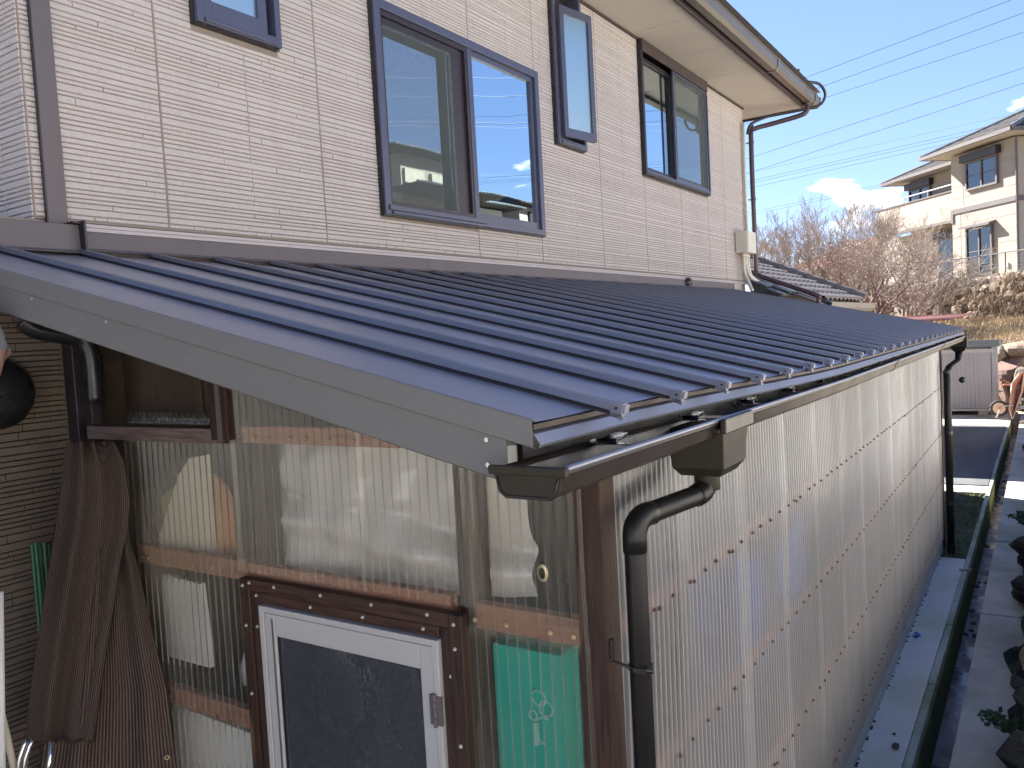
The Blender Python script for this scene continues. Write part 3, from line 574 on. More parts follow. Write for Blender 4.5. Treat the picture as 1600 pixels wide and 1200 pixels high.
# ------------------------------------------------------------------ lean-to
lt = thing('lean_to', 'lean-to storeroom with dark standing-seam metal roof and corrugated plastic walls', 'lean-to', (0, -1, GZ))
XR0, XR1, XG, YW = -.965, 7.26, -.47, -2.20
def eave(x): s = min(1, max(0, (x+.965)/2.4)); s = s*s*(3-2*s); return Vector((x, -2.350-.056*s, -.686-.026*s))
def rid(x): return Vector((x, -.012, -.131))
def rp(x, t): return rid(x).lerp(eave(x), t)      # a point of the roof plane
RIBX = [-.739+.3057*k for k in range(27)]; RIBX = [x for x in RIBX if x < XR1-.03]
random.seed(5)
edges = [XR0]+RIBX+[XR1]
for a, c in zip(edges, edges[1:]):
    b = MB(); dip = random.uniform(.0005, .002)
    b.grid(lambda u, v: tuple(rp(a+(c-a)*u, v)+Vector((0, 0, -dip*math.sin(math.pi*u)))), 6, 14)
    b.build('roof_panel', 'roof', lt, smooth=True, solid=.0)
# rib: neck in a dark colour for the gap shadow + cap, profile (across, up)
Lr0 = (eave(1.5)-rid(1.5)).length-.056
prof = [(-.0098, .0085), (-.0100, .0245), (.0100, .0245), (.0098, .0085)]
nkb = MB(); nkb.prism([(-.0035, 0), (-.0035, .0090), (.0035, .0090), (.0035, 0)], (0, .03, 0), (1, 0, 0), (0, 0, 1), (0, 1, 0), Lr0); nkb.prism([(-.0085, 0), (-.0080, .0028), (.0080, .0028), (.0085, 0)], (0, .03, 0), (1, 0, 0), (0, 0, 1), (0, 1, 0), Lr0)
Lr = (eave(1.5)-rid(1.5)).length
rb = MB(); rb.prism(prof, (0, .03, 0), (1, 0, 0), (0, 0, 1), (0, 1, 0), Lr-.020)
cb = MB(); cb.prism([(-.006, -.004), (-.0108, .006), (-.0113, .0262), (.0113, .0262), (.0108, .006), (.006, -.004)], (0, Lr-.020, 0), (1, 0, 0), (0, 0, 1), (0, 1, 0), .025)
sb = MB(); sb.tube([(-.0108, Lr-.008, .0155), (-.0132, Lr-.008, .0155)], .0030, 8)
tb = MB(); tb.box(-.009, .009, Lr-.003, Lr+.008, -.005, .000)
protos = None
lto = parent_loc(lt)
for k, x in enumerate(RIBX):
    e, r_ = eave(x), rid(x); d = (e-r_).normalized(); sx_ = Vector((0, 0, 1)).cross(d).normalized()*-1; upn = sx_.cross(d); 
    if upn.z < 0: upn = -upn
    m = Matrix(((1, d.x, upn.x, r_.x), (0, d.y, upn.y, r_.y), (0, d.z, upn.z, r_.z), (0, 0, 0, 1)))
    m.translation = r_-lto
    if protos is None:
        ro = rb.build('rib', 'rib', None, bevel=.0008); co_ = cb.build('rib_end_cap', 'rib', None, bevel=.001); so = sb.build('cap_screw', 'black', None); to = tb.build('cap_tab', 'rib', None); nk = nkb.build('rib_neck_shade', 'frame_dark', None); protos = (ro, co_, so, to, nk); q = protos
    else:
        q = tuple(o.copy() for o in protos)
        for o in q: COL.objects.link(o)
    q[0].parent = lt; q[0].matrix_basis = m
    for o in q[1:]: o.parent = q[0]; o.matrix_basis = Matrix.Identity(4)
# rake (gable edge) trim: capping lip and board
def rake(xa, s):
    d = eave(xa)-rid(xa); b = MB(); n_ = 16
    def P(t, dz, dx): p = rp(xa, t); return (xa+dx, p.y, p.z+dz)
    t1 = 1.0
    # capping: thin top return over the roof edge, face, small foot
    path_ = [(.016*s, .0025), (.0, .006), (-.003*s, .003), (-.003*s, -.043), (.004*s, -.046)]
    b.grid(lambda u, v: P(-.05+(t1+.05)*v, path_[round(u*4)][1], path_[round(u*4)][0]), 4, n_); b.build('rake_capping', 'rake', lt, solid=.0015)
    b = MB(); tt = .975
    b.grid(lambda u, v: P(-.05+(tt+.05)*v, [-.04, -.121, -.126][round(u*2)], [.004*s, .004*s, .012*s][round(u*2)]), 2, n_); b.build('rake_board', 'rake', lt, solid=.0015)
    for t, dz in ((.315, -.055), (.465, -.055), (.958, -.055), (.958, -.100)): b = MB(); p = P(t, dz, .003*s); b.tube([p, (p[0]-.004*s, p[1], p[2])], .0045, 8); b.build('rake_screw', 'nail', lt)
rake(XR0, 1); rake(XR1, -1)
b = MB(); b.grid(lambda u, v: tuple(rp(XR0+.012+(XR1-XR0-.024)*u, v*.985)+Vector((0, 0, -.022))), 20, 4); b.build('roof_deck', 'ply', lt, solid=.01)
# eave edge: brown lip, sloping drip flange, dark fascia behind
def eavestrip(name, mat, prof_, th=.0015):
    b = MB(); n_ = len(prof_)-1; b.grid(lambda u, v: tuple(eave(XR0+(XR1-XR0)*v)+Vector((0, prof_[round(u*n_)][0], prof_[round(u*n_)][1]))), n_, 60); return b.build(name, mat, lt, solid=th)
eavestrip('eave_lip', 'fascia_brown', [(.002, -.0035), (-.002, -.0035), (-.002, -.013), (.004, -.015)])
eavestrip('drip_flange', 'rib', [(.016, -.014), (-.004, -.020), (-.015, -.038), (-.012, -.043)])
b = MB(); b.grid(lambda u, v: tuple(eave(XR0+.05+(XR1-XR0-.1)*u)+Vector((0, .055, -.015-.12*v))), 30, 1); b.build('eave_fascia', 'black', lt, solid=.012)
# rafters showing under the roof
for k in range(18):
    x = -.40+k*.455
    b = MB(); p, q = rp(x, .05)+Vector((0, 0, -.055)), rp(x, .955)+Vector((0, 0, -.055)); b.bar(p, q, .04, .06); b.build('rafter', 'girt', lt)
# wall flashing above the ribs
def flashing(xa, xb, jo): 
    b = MB(); pf = [(-.010, -.045), (-.028, -.049), (-.030, -.112), (-.062, -.120), (-.064, -.125)]
    b.grid(lambda u, v: (xa+(xb-xa)*v, pf[round(u*4)][0], pf[round(u*4)][1]), 4, 1); return b.build('wall_flashing', 'flash', lt, solid=.0012)
for a, c in ((-.415, 1.692), (1.695, 3.825), (3.828, 7.25), (7.253, 7.42)): flashing(a, c, 0)
b = MB(); b.prism([(-.02, -.028), (-.070, -.032), (-.074, -.128), (-.10, -.137), (-.10, -.141), (-.02, -.135)], (-4, 0, 0), (0, 1, 0), (0, 0, 1), (1, 0, 0), 3.575); b.build('parapet_flashing', 'flash', lt, bevel=.002, label='deep grey flashing box at the left end')
b = MB(); b.box(-.429, -.420, -.108, -.01, -.141, -.018); b.box(-.46, -.415, -.09, -.02, -.030, -.022); b.build('flashing_end', 'frame_dark', lt, bevel=.002)
for a, c in zip(edges, edges[1:]):
    b = MB(); b.box(a+.009, c-.009, -.058, -.046, -.152, -.127); b.build('closure_strip', 'fascia_brown', lt)
b = MB(); b.box(-4, XR0-.004, -.11, -.005, -.19, -.142); b.build('closure_strip', 'fascia_brown', lt)
# ---- frame of the walls
def part(name, mat, *bx, label=None, bevel=.003, parent=lt):
    b = MB()
    for q in bx: b.box(*q)
    return b.build(name, mat, parent, bevel=bevel, label=label)
ztop = lambda y: rp(0, (y-rid(0).y)/(eave(0).y-rid(0).y)).z
part('corner_post', 'woodV', (XG-.004, XG+.072, YW-.018, YW+.055, GZ+.02, -.745), label='dark brown corner post between the two plastic walls')
for y in (-.30, -.90): part('post', 'woodV', (XG+.03, XG+.12, y-.04, y+.04, GZ, -.84 if y > -.5 else ztop(y)-.05))
for y in (-.985, -1.795): part('post', 'woodV', (XG+.03, XG+.10, y-.03, y+.03, GZ, ztop(y)-.06))
for z in (-1.243, -1.742, -2.2, -2.65):
    part('girt', 'girt', (XG+.010, XG+.045, -.93, -.33, z-.032, z+.032)); part('girt', 'girt', (XG+.010, XG+.045, YW+.056, -1.83, z-.050, z+.018))
part('girt', 'girt', (XG+.010, XG+.045, -1.75, -.935, -1.285, -1.215))
part('girt', 'girt', (XG+.010, XG+.045, -1.60, -.95, -.825, -.772))
part('header', 'woodG', (XG-.030, XG+.02, -.862, -.135, -.826, -.778), label='grey weathered wooden header over the left gable opening')
part('short_post', 'woodV', (XG-.040, XG+.03, -.948, -.864, -.812, ztop(-.9)-.03))
part('post_capping', 'flash', (XG-.046, XG-.041, -.925, -.905, -.812, ztop(-.9)-.045), bevel=0)
b = MB(); b.prism([(-.02, -.79), (-.86, -.79), (-.86, ztop(-.86)-.05), (-.02, ztop(-.02)-.05)], (XG+.20, 0, 0), (0, 1, 0), (0, 0, 1), (1, 0, 0), .012); b.build('back_panel', 'ply', lt, label='dark plywood panel inside the left gable opening')
part('panel_batten', 'ply', (XG+.185, XG+.199, -.52, -.48, -.79, ztop(-.52)-.06))
part('corner_channel', 'frame_dark', (-.50, -.455, -.080, -.012, GZ, -.34), (-.47, -.43, -.125, -.081, GZ, -.36), label='dark vertical channel where the gable meets the house')
b = MB(); b.tube(smooth([(-.66, -.075, -.385), (-.62, -.085, -.42), (-.52, -.10, -.445), (-.47, -.11, -.46), (-.45, -.12, -.52), (-.45, -.12, -.7)], 5), .034, 12); b.build('old_downpipe', 'black', lt, smooth=True, label='black downpipe elbow hidden under the rake board')
# long wall frame
for z in (-1.272, -1.728, -2.19, -2.645): part('girt', 'girt', (-.38, 7.0, YW+.012, YW+.046, z-.026, z+.026))
part('girt', 'girt', (-.38, 7.0, YW+.012, YW+.046, -.885, -.83))
for k in range(5): x = .95+1.5*k; part('post', 'woodV', (x-.04, x+.04, YW+.05, YW+.13, GZ, -.75))
part('end_post', 'woodV', (7.0, 7.045, YW-.025, YW+.06, GZ+.03, -.745))
part('foundation', 'found', (-.46, 7.03, YW-.004, YW+.12, GZ-.2, -2.80), bevel=.004)
b = MB()
for k in range(70):
    x = random.uniform(.5, 6.9); r = random.uniform(.003, .009); b.sph((x, YW-.012, GZ+.004), r, 5, 4, (1.6, 1, .6))
b.build('mortar_crumbs', 'rock_dark', lt, kind='stuff')
# ---- corrugated sheets
PITCH_C, AMP = .0321, .0074
def corr_long(x0, x1, k):
    rnd = random.Random(k); ph = rnd.random()*6; n_ = int((x1-x0)/PITCH_C*7); b = MB(); ofs = -.0012*(k % 2)
    def fn(u, v):
        x = x0+(x1-x0)*u; z = -2.815+(2.815-.775)*v
        z = min(z, -.765)
        bl = .003*math.sin(v*7+ph)+.004*math.sin((v*4.47+.2)*math.pi)*.4
        return (x, YW-.004-.004*u-AMP*math.cos(2*math.pi*x/PITCH_C)+bl*.6, z)
    b.grid(fn, n_, 18); return b
laps = [-.392]+[.0+.545*k for k in range(13)]+[7.03]
laps = [-.392, -.0]+[.535+.542*k for k in range(12)]+[7.03]
for k, (a, c) in enumerate(zip(laps, laps[1:])):
    corr_long(a, min(c+.075, 7.035), k).build('corrugated_sheet', 'sheet_long', lt, smooth=True, fix=False)
def corr_gable(y0, y1, zb, ztf, name='corrugated_sheet', off=0, xx=XG, mat='sheet_gable', seed=1):
    n_ = int(abs(y1-y0)/PITCH_C*8); b = MB(); rnd = random.Random(seed); ph = rnd.random()*6
    def fn(u, v):
        y = y0+(y1-y0)*u; zt_ = ztf(y); z = zb+(zt_-zb)*v
        return (xx-.004-off+AMP*math.cos(2*math.pi*y/PITCH_C)+.002*math.sin(v*6+ph), y, z)
    b.grid(fn, n_, 16); return b.build(name, mat, lt, smooth=True, fix=False)
under = lambda y: ztop(y)-.045
corr_gable(-.325, -.93, -2.88, lambda y: -.827, seed=1)
corr_gable(-.90, -1.47, -1.235, under, off=.0022, seed=2); corr_gable(-1.44, -1.86, -1.235, under, seed=3); corr_gable(-1.82, YW+.028, -1.30, under, off=.0022, seed=4)
corr_gable(-1.80, YW+.026, -2.88, lambda y: -1.28, seed=5)
corr_gable(-.86, -.12, -.79, lambda y: -.745, xx=XG+.15, seed=6)
# ---- screws with washers
def screw(b, p, d, r=.0048):
    p = Vector(p); d = Vector(d); b.tube([p, p+d*.0025], r*1.35, 8); b.tube([p+d*.0025, p+d*.006, p+d*.0075], [r, r*.8, r*.3], 8)
def srow(name, pts, d, mat): 
    b = MB()
    for p in pts: screw(b, p, d)
    o = b.build(name, mat, lt); o['kind'] = 'stuff'; return o
random.seed(8)
for z in (-1.272, -1.728, -2.19, -2.645):
    pts = []; x = -.30
    while x < 7.0:
        xc = round(x/PITCH_C-.0)*PITCH_C; pts.append((xc, YW-.010-AMP, z+random.uniform(-.003, .003))); 
        if random.random() < .05: pts.append((xc+PITCH_C, YW-.010-AMP, z-.008))
        x += .1165*random.choice([.9, 1, 1, 1.12])
    srow('screw_row', pts, (0, -1, 0), 'screw')
def gs(ys, z): return [(XG-.006-AMP, round(y/PITCH_C-.5)*PITCH_C+PITCH_C/2, z) for y in ys]
srow('screw_row', gs([-1.03, -1.11, -1.20, -1.28, -1.37, -1.46], -.803), (-1, 0, 0), 'brass')
srow('screw_row', gs([-.40, -.42, -.51, -.60, -.70, -.80, -.90], -1.243), (-1, 0, 0), 'brass')
srow('screw_row', gs([-.56, -.65, -.74, -.83], -1.75), (-1, 0, 0), 'screw')
srow('screw_row', gs([-1.86, -1.95, -2.06, -2.14], -1.26), (-1, 0, 0), 'brass')
# ---- door in wooden trim
trim = thing; 
dy0, dy1, dzt = -.940, -1.815, -1.250
tr = part('door_trim', 'woodH', (XG-.030, XG-.002, dy1+.0465, dy0-.0465, dzt-.040, dzt), label='dark wooden top board of the door surround')
part('door_trim', 'woodH', (XG-.026, XG-.004, -1.732, -1.032, -1.322, dzt-.042), label='lower inner board of the door surround with a pale scar')
part('door_trim', 'woodV', (XG-.034, XG-.002, dy0-.0445, dy0, -2.90, dzt)); part('door_trim', 'woodV', (XG-.026, XG-.004, -1.028, dy0-.0465, -2.90, dzt-.042))
part('door_trim', 'woodV', (XG-.034, XG-.002, dy1, dy1+.0445, -2.90, dzt)); part('door_trim', 'woodV', (XG-.026, XG-.004, dy1+.0465, -1.737, -2.90, dzt-.042))
b = MB()
for (y, z, dx) in ((-.958, -1.272, .036), (-.985, -1.262, .032), (-1.10, -1.262, .032), (-1.30, -1.262, .032), (-1.50, -1.262, .032), (-1.70, -1.262, .032), (-1.79, -1.275, .036), (-1.01, -1.30, .028), (-1.25, -1.305, .028), (-1.46, -1.305, .028), (-1.68, -1.305, .028), (-.962, -1.40, .036), (-.985-.02, -1.40, .028), (-.965, -1.62, .036), (-1.79, -1.34, .036), (-1.765, -1.42, .028), (-1.79, -1.60, .036), (-1.765, -1.70, .028)):
    p = Vector((XG-dx+.003, y, z)); screw(b, p, (-1, 0, 0), .0042)
b.build('trim_screws', 'nail', lt, kind='stuff')
door = MB()
def yframe(b, y0, y1, zb, zt_, w, xa, xb, wt=None, wl_=None, wr=None):
    wt = wt or w; wl_ = wl_ or w; wr = wr or w
    b.box(xa, xb, y0-wl_, y0, zb, zt_); b.box(xa, xb, y1, y1+wr, zb, zt_); b.box(xa, xb, y1+wr, y0-wl_, zt_-wt, zt_)
yframe(door, -1.031, -1.736, -2.90, -1.325, .020, XG-.040, XG-.004, wt=.018)
do = door.build('door', 'alu', lt, bevel=.002, label='white aluminium door with dark textured glass')
b = MB(); yframe(b, -1.053, -1.714, -2.88, -1.346, .045, XG-.036, XG-.008, wt=.068); b.box(XG-.036, XG-.008, -1.669, -1.098, -2.88, -2.70); b.build('door_leaf', 'alu', do, bevel=.003)
b = MB(); b.box(XG-.039, XG-.0365, -1.090, -1.085, -2.88, -1.36); b.build('leaf_groove', 'flash', do)
b = MB(); b.box(XG-.024, XG-.018, -1.672, -1.095, -2.70, -1.412); b.build('door_glass', 'doorglass', do)
b = MB(); yframe(b, -1.095, -1.672, -2.71, -1.410, .006, XG-.030, XG-.017); b.build('glass_gasket', 'black', do)
b = MB(); b.tube([(XG-.044, -1.718, -1.47), (XG-.044, -1.718, -1.56)], .006, 10); b.box(XG-.043, XG-.0365, -1.740, -1.700, -1.475, -1.555); b.build('hinge', 'flash', do, label='small grey door hinge')
for zz in (-1.49, -1.51, -1.535): b = MB(); b.tube([(XG-.044, -1.718, zz), (XG-.044, -1.718, zz-.002)], .0066, 10); b.build('hinge_ring', 'black', do)
# ---- gutter of the lean-to
GX0, GX1 = -1.010, 7.26
def gz(x): return -.757-.020*min(1, max(0, (x+.98)/2.2))
gpf = [(0, 0), (.000, -.009), (.006, -.012), (.012, -.040), (.024, -.049), (.108, -.049), (.121, -.040), (.130, -.012), (.136, -.009), (.137, -.001), (.130, .001), (.122, -.004), (.121, -.010), (.114, -.037), (.105, -.044), (.028, -.044), (.019, -.037), (.012, -.010), (.008, -.004)]
def gut(xa, xb, name='gutter', mat='gutter'):
    b = MB(); n_ = max(2, int((xb-xa)/.25)); m_ = len(gpf)
    for k in range(n_+1):
        x = xa+(xb-xa)*k/n_
        for p in gpf: b.v.append((x, -2.300-p[0], gz(x)+p[1]))
    for k in range(n_):
        for q in range(m_): b.f.append((k*m_+q, k*m_+(q+1) % m_, (k+1)*m_+(q+1) % m_, (k+1)*m_+q))
    b.f.append(tuple(range(m_))); b.f.append(tuple(range(n_*m_, n_*m_+m_))[::-1]); return b.build(name, mat, lt, bevel=.0008)
gmain = gut(GX0, 2.60); gmain['label'] = 'near length of dark box gutter'; gut(2.602, 5.05); gut(5.052, GX1-.01)
for xx in (2.60, 5.05, -.055):
    b = MB(); cp = [(-.003, -.003), (.003, -.013), (.009, -.042), (.023, -.052), (.109, -.052), (.123, -.042), (.133, -.013), (.140, -.011), (.141, .003), (.128, .004)]
    if xx > 0: b.grid(lambda u, v: (xx-.03+.06*v, -2.300-cp[round(u*9)][0], gz(xx)+cp[round(u*9)][1]), 9, 1); b.build('gutter_joint', 'gutter', gmain, solid=.001)
b = MB(); b.grid(lambda u, v: (GX0+.02+(GX1-GX0-.05)*v, -2.300-[.014, .022, .030, .104, .112, .120][round(u*5)], gz(GX0+.02+(GX1-GX0-.05)*v)+[-.012, -.036, -.0425, -.0425, -.036, -.012][round(u*5)]), 5, 40); b.build('gutter_dark_sheet', 'black', gmain)  # black sheet laid in the gutter to darken its inside
b = MB(); b.tube([(GX0+.01+(GX1-GX0-.03)*k/40, -2.300-.1335, gz(GX0+.01+(GX1-GX0-.03)*k/40)+.0005) for k in range(41)], .0056, 8); b.build('gutter_lip', 'rib', gmain, smooth=True)  # paler steel than the gutter, for the sky highlight along the lip
def endcap(x, s):
    b = MB(); z = gz(x)
    pl = [(-.004, .004), (-.003, -.010), (.003, -.014), (.009, -.041), (.023, -.051), (.109, -.051), (.124, -.041), (.133, -.014), (.141, -.010), (.142, .005)]
    b.prism(pl, (x, -2.300, z), (0, -1, 0), (0, 0, 1), (-s, 0, 0), .010)
    o = b.build('end_cap', 'gutter_cap', gmain, bevel=.0015)
    b = MB(); b.prism([(-.006, .005), (-.006, -.010), (.144, -.010), (.144, .005)], (x-s*.004, -2.300, z), (0, -1, 0), (0, 0, 1), (-s, 0, 0), .012); b.build('end_cap_rim', 'gutter_cap', gmain, bevel=.002)
    # raised bead following the edge
    b = MB(); bead = [(.008, -.014), (.013, -.038), (.026, -.047), (.107, -.047), (.120, -.038), (.127, -.014)]
    b.tube([(x-s*.011, -2.300-p[0], z+p[1]) for p in bead], .0026, 6); b.build('end_cap_bead', 'gutter', gmain, smooth=True)
endcap(GX0, 1); endcap(GX1-.008, -1)
# brackets
random.seed(2)
k = 0; x = -.66
while x < 7.2:
    z = gz(x)
    b = MB(); b.bar((x, -2.262, z-.004), (x, -2.405, z-.006), .018, .003); b.bar((x, -2.262, z+.04), (x, -2.262, z-.05), .020, .003, (0, 1, 0)); b.tube([(x-.012, -2.300, z-.001), (x+.012, -2.300, z-.001)], .006, 8)
    b.tube([(x-.03, -2.335, z+.003), (x-.03, -2.375, z+.004)], .006, 8); b.bar((x-.035, -2.335, z-.002), (x+.075, -2.345, z+.002), .022, .004)
    bo = b.build('gutter_bracket', 'steel' if k < 40 else 'steel', gmain)
    b = MB(); b.tube([(x+.012, -2.342, z+.006), (x+.055, -2.350, z+.008)], .0085, 10); b.build('clamp_screw', 'clearbox', gmain, smooth=True)
    x += .455; k += 1
# outlet box and downpipe
ob = MB()
def loft(b, secs):
    i = len(b.v); m_ = len(secs[0])
    for s_ in secs: b.v += [tuple(p) for p in s_]
    for k in range(len(secs)-1):
        for q in range(m_): b.f.append((i+k*m_+q, i+k*m_+(q+1) % m_, i+(k+1)*m_+(q+1) % m_, i+(k+1)*m_+q))
    b.f.append(tuple(i+q for q in range(m_))); b.f.append(tuple(i+(len(secs)-1)*m_+q for q in range(m_))[::-1])
def rct(xa, xb, ya, yb, z): return [(xa, ya, z), (xb, ya, z), (xb, yb, z), (xa, yb, z)]
zb_ = gz(-.15)
loft(ob, [rct(-.268, -.062, -2.448, -2.296, zb_-.016), rct(-.262, -.068, -2.444, -2.300, zb_-.030), rct(-.250, -.078, -2.438, -2.306, zb_-.118), rct(-.225, -.100, -2.420, -2.318, zb_-.142)])
obo = ob.build('outlet_box', 'gutter_cap', gmain, bevel=.003, label='square funnel outlet box under the near gutter')
b = MB(); b.box(-.274, -.056, -2.456, -2.441, zb_-.030, zb_+.006); b.box(-.274, -.056, -2.306, -2.294, zb_-.030, zb_+.006); b.box(-.274, -.266, -2.441, -2.300, zb_-.030, zb_-.018); b.box(-.064, -.056, -2.441, -2.300, zb_-.030, zb_-.018); b.build('outlet_rim', 'gutter', gmain, bevel=.003)
dps = thing
cx, cy = -.165, -2.365; px_, py_ = -.440, -2.285; zt0 = zb_-.14
jog = Vector((px_-cx, py_-cy, 0)); jl = jog.length; jd = jog.normalized(); zj = -.958
pth = [Vector((cx, cy, zt0)), Vector((cx, cy, zj+.045))]
pth += arc(Vector((cx, cy, zj+.045))+jd*.045, -jd, Vector((0, 0, -1)), .045, 0, math.pi/2, 8)[1:]
pth += [Vector((cx, cy, zj))+jd*.05]
e2 = Vector((px_, py_, zj-.045-.012)); endj = e2-jd*.045+Vector((0, 0, .045))
pth += [endj]+arc(e2-jd*.045, Vector((0, 0, 1)), jd, .045, 0, math.pi/2, 8)[1:]
pth += [Vector((px_, py_, zj-.16)), Vector((px_, py_, GZ+.03))]
b = MB(); b.tube(pth, .0255, 20); dpl = b.build('downpipe', 'pipe', lt, smooth=True, label='thick black downpipe with elbows at the near corner')
b = MB(); b.tube([(cx, cy, zt0+.02), (cx, cy, zt0-.045)], .0325, 20); b.build('pipe_socket', 'gutter_cap', dpl, smooth=True, bevel=.002)
for (a, c) in ((pth[2]+Vector((0, 0, 0)), None),): pass
el1 = [pth[1]]+pth[2:11]; b = MB(); b.tube([pth[0]+Vector((0, 0, -.03))]+pth[1:11], .0282, 20); b.build('elbow', 'pipe', dpl, smooth=True)
b = MB(); b.tube([endj-jd*.02]+arc(e2-jd*.045, Vector((0, 0, 1)), jd, .045, 0, math.pi/2, 8)+[e2+Vector((0, 0, -.035))], .0282, 20); b.build('elbow', 'pipe', dpl, smooth=True)
zc = -1.315
b = MB(); b.tube([(px_, py_, zc), (px_, py_, zc-.012)], .0290, 20); b.bar((px_-.028, py_+.01, zc), (XG-.005, YW-.03, zc+.008), .012, .004); b.bar((XG+.012, YW-.022, zc+.01), (XG+.012, YW-.022, zc+.055), .012, .006, (0, 1, 0)); b.tube([(px_-.03, py_-.025, zc), (px_-.02, py_-.04, zc-.004)], .005, 8); b.build('pipe_clamp', 'black', dpl)
# far downpipe
fx, fy = 7.17, -2.37; fz = gz(7.1)
b = MB(); loft(b, [rct(fx-.06, fx+.06, -2.45, -2.295, fz+.004), rct(fx-.06, fx+.06, -2.45, -2.30, fz-.10), rct(fx-.04, fx+.04, -2.42, -2.33, fz-.15)]); b.build('outlet_box', 'pipe', gmain, bevel=.002, label='black outlet box at the far gutter end')
b = MB(); b.tube([(fx, fy, fz-.14), (fx, fy, fz-.21), (fx-.03, fy+.01, fz-.25), (fx-.22, fy+.07, fz-.30), (fx-.26, fy+.085, fz-.34), (fx-.26, fy+.085, GZ+.10)], .0345, 14); fdp = b.build('downpipe', 'pipe', lt, smooth=True, label='black downpipe at the far end of the long wall')
b = MB(); b.tube([(fx-.26, fy+.085, GZ+.10), (fx-.26, fy+.085, GZ+.06)], .040, 14); b.tube([(fx-.26, fy+.085, GZ+.08), (fx-.26, fy+.085, GZ+.002)], .036, 14); b.build('pipe_foot', 'pipe', fdp)
for z in (-1.1, -1.7, -2.4): b = MB(); b.tube([(fx-.26, fy+.085, z), (fx-.26, fy+.085, z-.03)], .038, 12); b.bar((fx-.26, fy+.1, z-.01), (7.02, YW-.02, z-.01), .012, .004); b.build('pipe_clamp', 'black', fdp)
b = MB(); b.bar((7.03, -2.20, -.80), (7.03, -1.6, -1.15), .05, .05); b.bar((7.05, -2.18, -1.1), (7.05, -1.9, -1.0), .04, .04); b.build('end_brace', 'woodV', lt)
b = MB(); b.sph((6.99, -2.41, -1.20), .032, 10, 8); b.build('hose_reel_hook', 'black', fdp, smooth=True)
part('darkening_board', 'ply', (1.0, 1.02, -2.05, -.05, GZ+.02, -.80), bevel=0, label='dark board added to keep the storeroom interior dark')  # added board, blocks the view into the bright interior and darkens it
# inner floor + back wall lining so the plastic walls show a real room
part('room_floor', 'conc_old', (-.44, 7.0, YW+.13, -.05, GZ+.001, GZ+.02), bevel=0)

# ------------------------------------------------------------------ things inside and on the gable
def single(b, name, mat, label, cat, group=None, **k): return tag(b.build(name, mat, None, **k), label, cat, group)
XI = -.405
def drape(y0, y1, ztf, zbf, fn, nu=90, nv=50, x=XI):
    b = MB()
    def f(u, v):
        y = y0+(y1-y0)*u; z = ztf(u)+(zbf(u)-ztf(u))*v; return (x+fn(u, v), y, z)
    return b.grid(f, nu, nv)
def fold(u, v):
    s = math.sin(u*9+2*math.sin(v*5))*.010 + .020*math.exp(-((v-.42-.25*u-.06*math.sin(u*9))/.07)**2) - .024*math.exp(-((v-.62-.22*u)/.10)**2) + .006*math.sin(u*40+v*6) + .012*math.sin(v*16+u*8)*(1-u)
    return .045+s
single(drape(-.915, -1.955, lambda u: -.825+.0*u, lambda u: -1.222-.03*math.sin(u*3), fold), 'dust_sheet', 'curtain', 'crumpled white plastic sheet hanging inside the gable above the door', 'plastic sheet', smooth=True)
b = MB(); i0 = [(-.33, -1.235), (-.40, -1.12), (-.50, -.96), (-.565, -.90), (-.665, -.885), (-.665, -1.262), (-.33, -1.222)]
b.prism([(p[0], p[1]) for p in i0], (XI+.02, 0, 0), (0, 1, 0), (0, 0, 1), (1, 0, 0), .012)
single(b, 'cream_cloth', 'cloth_white', 'slanting cream cloth behind the clear plastic at the upper left of the gable', 'cloth')
b = MB(); b.prism([(-.675, -.955), (-.735, -.99), (-.790, -1.09), (-.805, -1.17), (-.76, -1.235), (-.675, -1.245)], (XI+.03, 0, 0), (0, 1, 0), (0, 0, 1), (1, 0, 0), .012)
single(b, 'tan_board', 'cloth_orange', 'tan rounded board between the cream cloth and the plastic sheet', 'board')
b = MB(); b.prism([(-.24, -1.15), (-.34, -1.06), (-.46, -.99), (-.47, -1.01), (-.30, -1.18)], (XI+.045, 0, 0), (0, 1, 0), (0, 0, 1), (1, 0, 0), .008)
single(b, 'yellow_cloth', 'cloth_yellow', 'yellow-green scrap beside the slanting cream cloth', 'cloth')
for (ya, yb, za_, zb_2, lab) in ((-.20, -.56, -1.345, -1.655, 'pale panel behind the plastic below the upper girt'), (-.25, -.90, -1.845, -2.6, 'pale panel behind the plastic at the bottom left of the gable')):
    b = MB(); b.prism([(ya, za_+.01), (yb, za_-.01), (yb-.02, zb_2), (ya-.05, zb_2)], (XI+.03, 0, 0), (0, 1, 0), (0, 0, 1), (1, 0, 0), .02); single(b, 'pale_panel', 'panel_white', lab, 'panel')
b = MB(); b.tube([(XI+.02, -.795, -1.665), (XI+.02, -.795, -1.60), (XI+.02, -.795, -1.575), (XI+.02, -.795, -1.56)], [.022, .022, .012, .010], 12); single(b, 'small_bottle', 'clearbox', 'small white bottle standing inside left of the door', 'bottle', smooth=True)
t = thing('teal_box', 'teal plastic box with a white emblem inside right of the door', 'box', (XI, -1.95, -1.7))
b = MB(); b.box(XI+.005, XI+.10, -2.045, -1.835, -2.35, -1.352); b.build('box_body', 'teal', t, bevel=.004)
b = MB()
for (c, r, t0, t1) in (((-1.975, -1.475), .020, .5, 6.0), ((-1.995, -1.50), .020, 0, 6.2), ((-1.955, -1.525), .012, 0, 6.28), ((-1.99, -1.56), .035, -1.6, 1.9)):
    b.tube([(XI+.003, c[0]+r*math.cos(t0+(t1-t0)*k/16), c[1]+r*math.sin(t0+(t1-t0)*k/16)) for k in range(17)], .003, 6)
b.tube([(XI+.002, -1.962, -1.54), (XI+.002, -1.964, -1.60)], .009, 8); b.build('emblem', 'pale_teal', t)
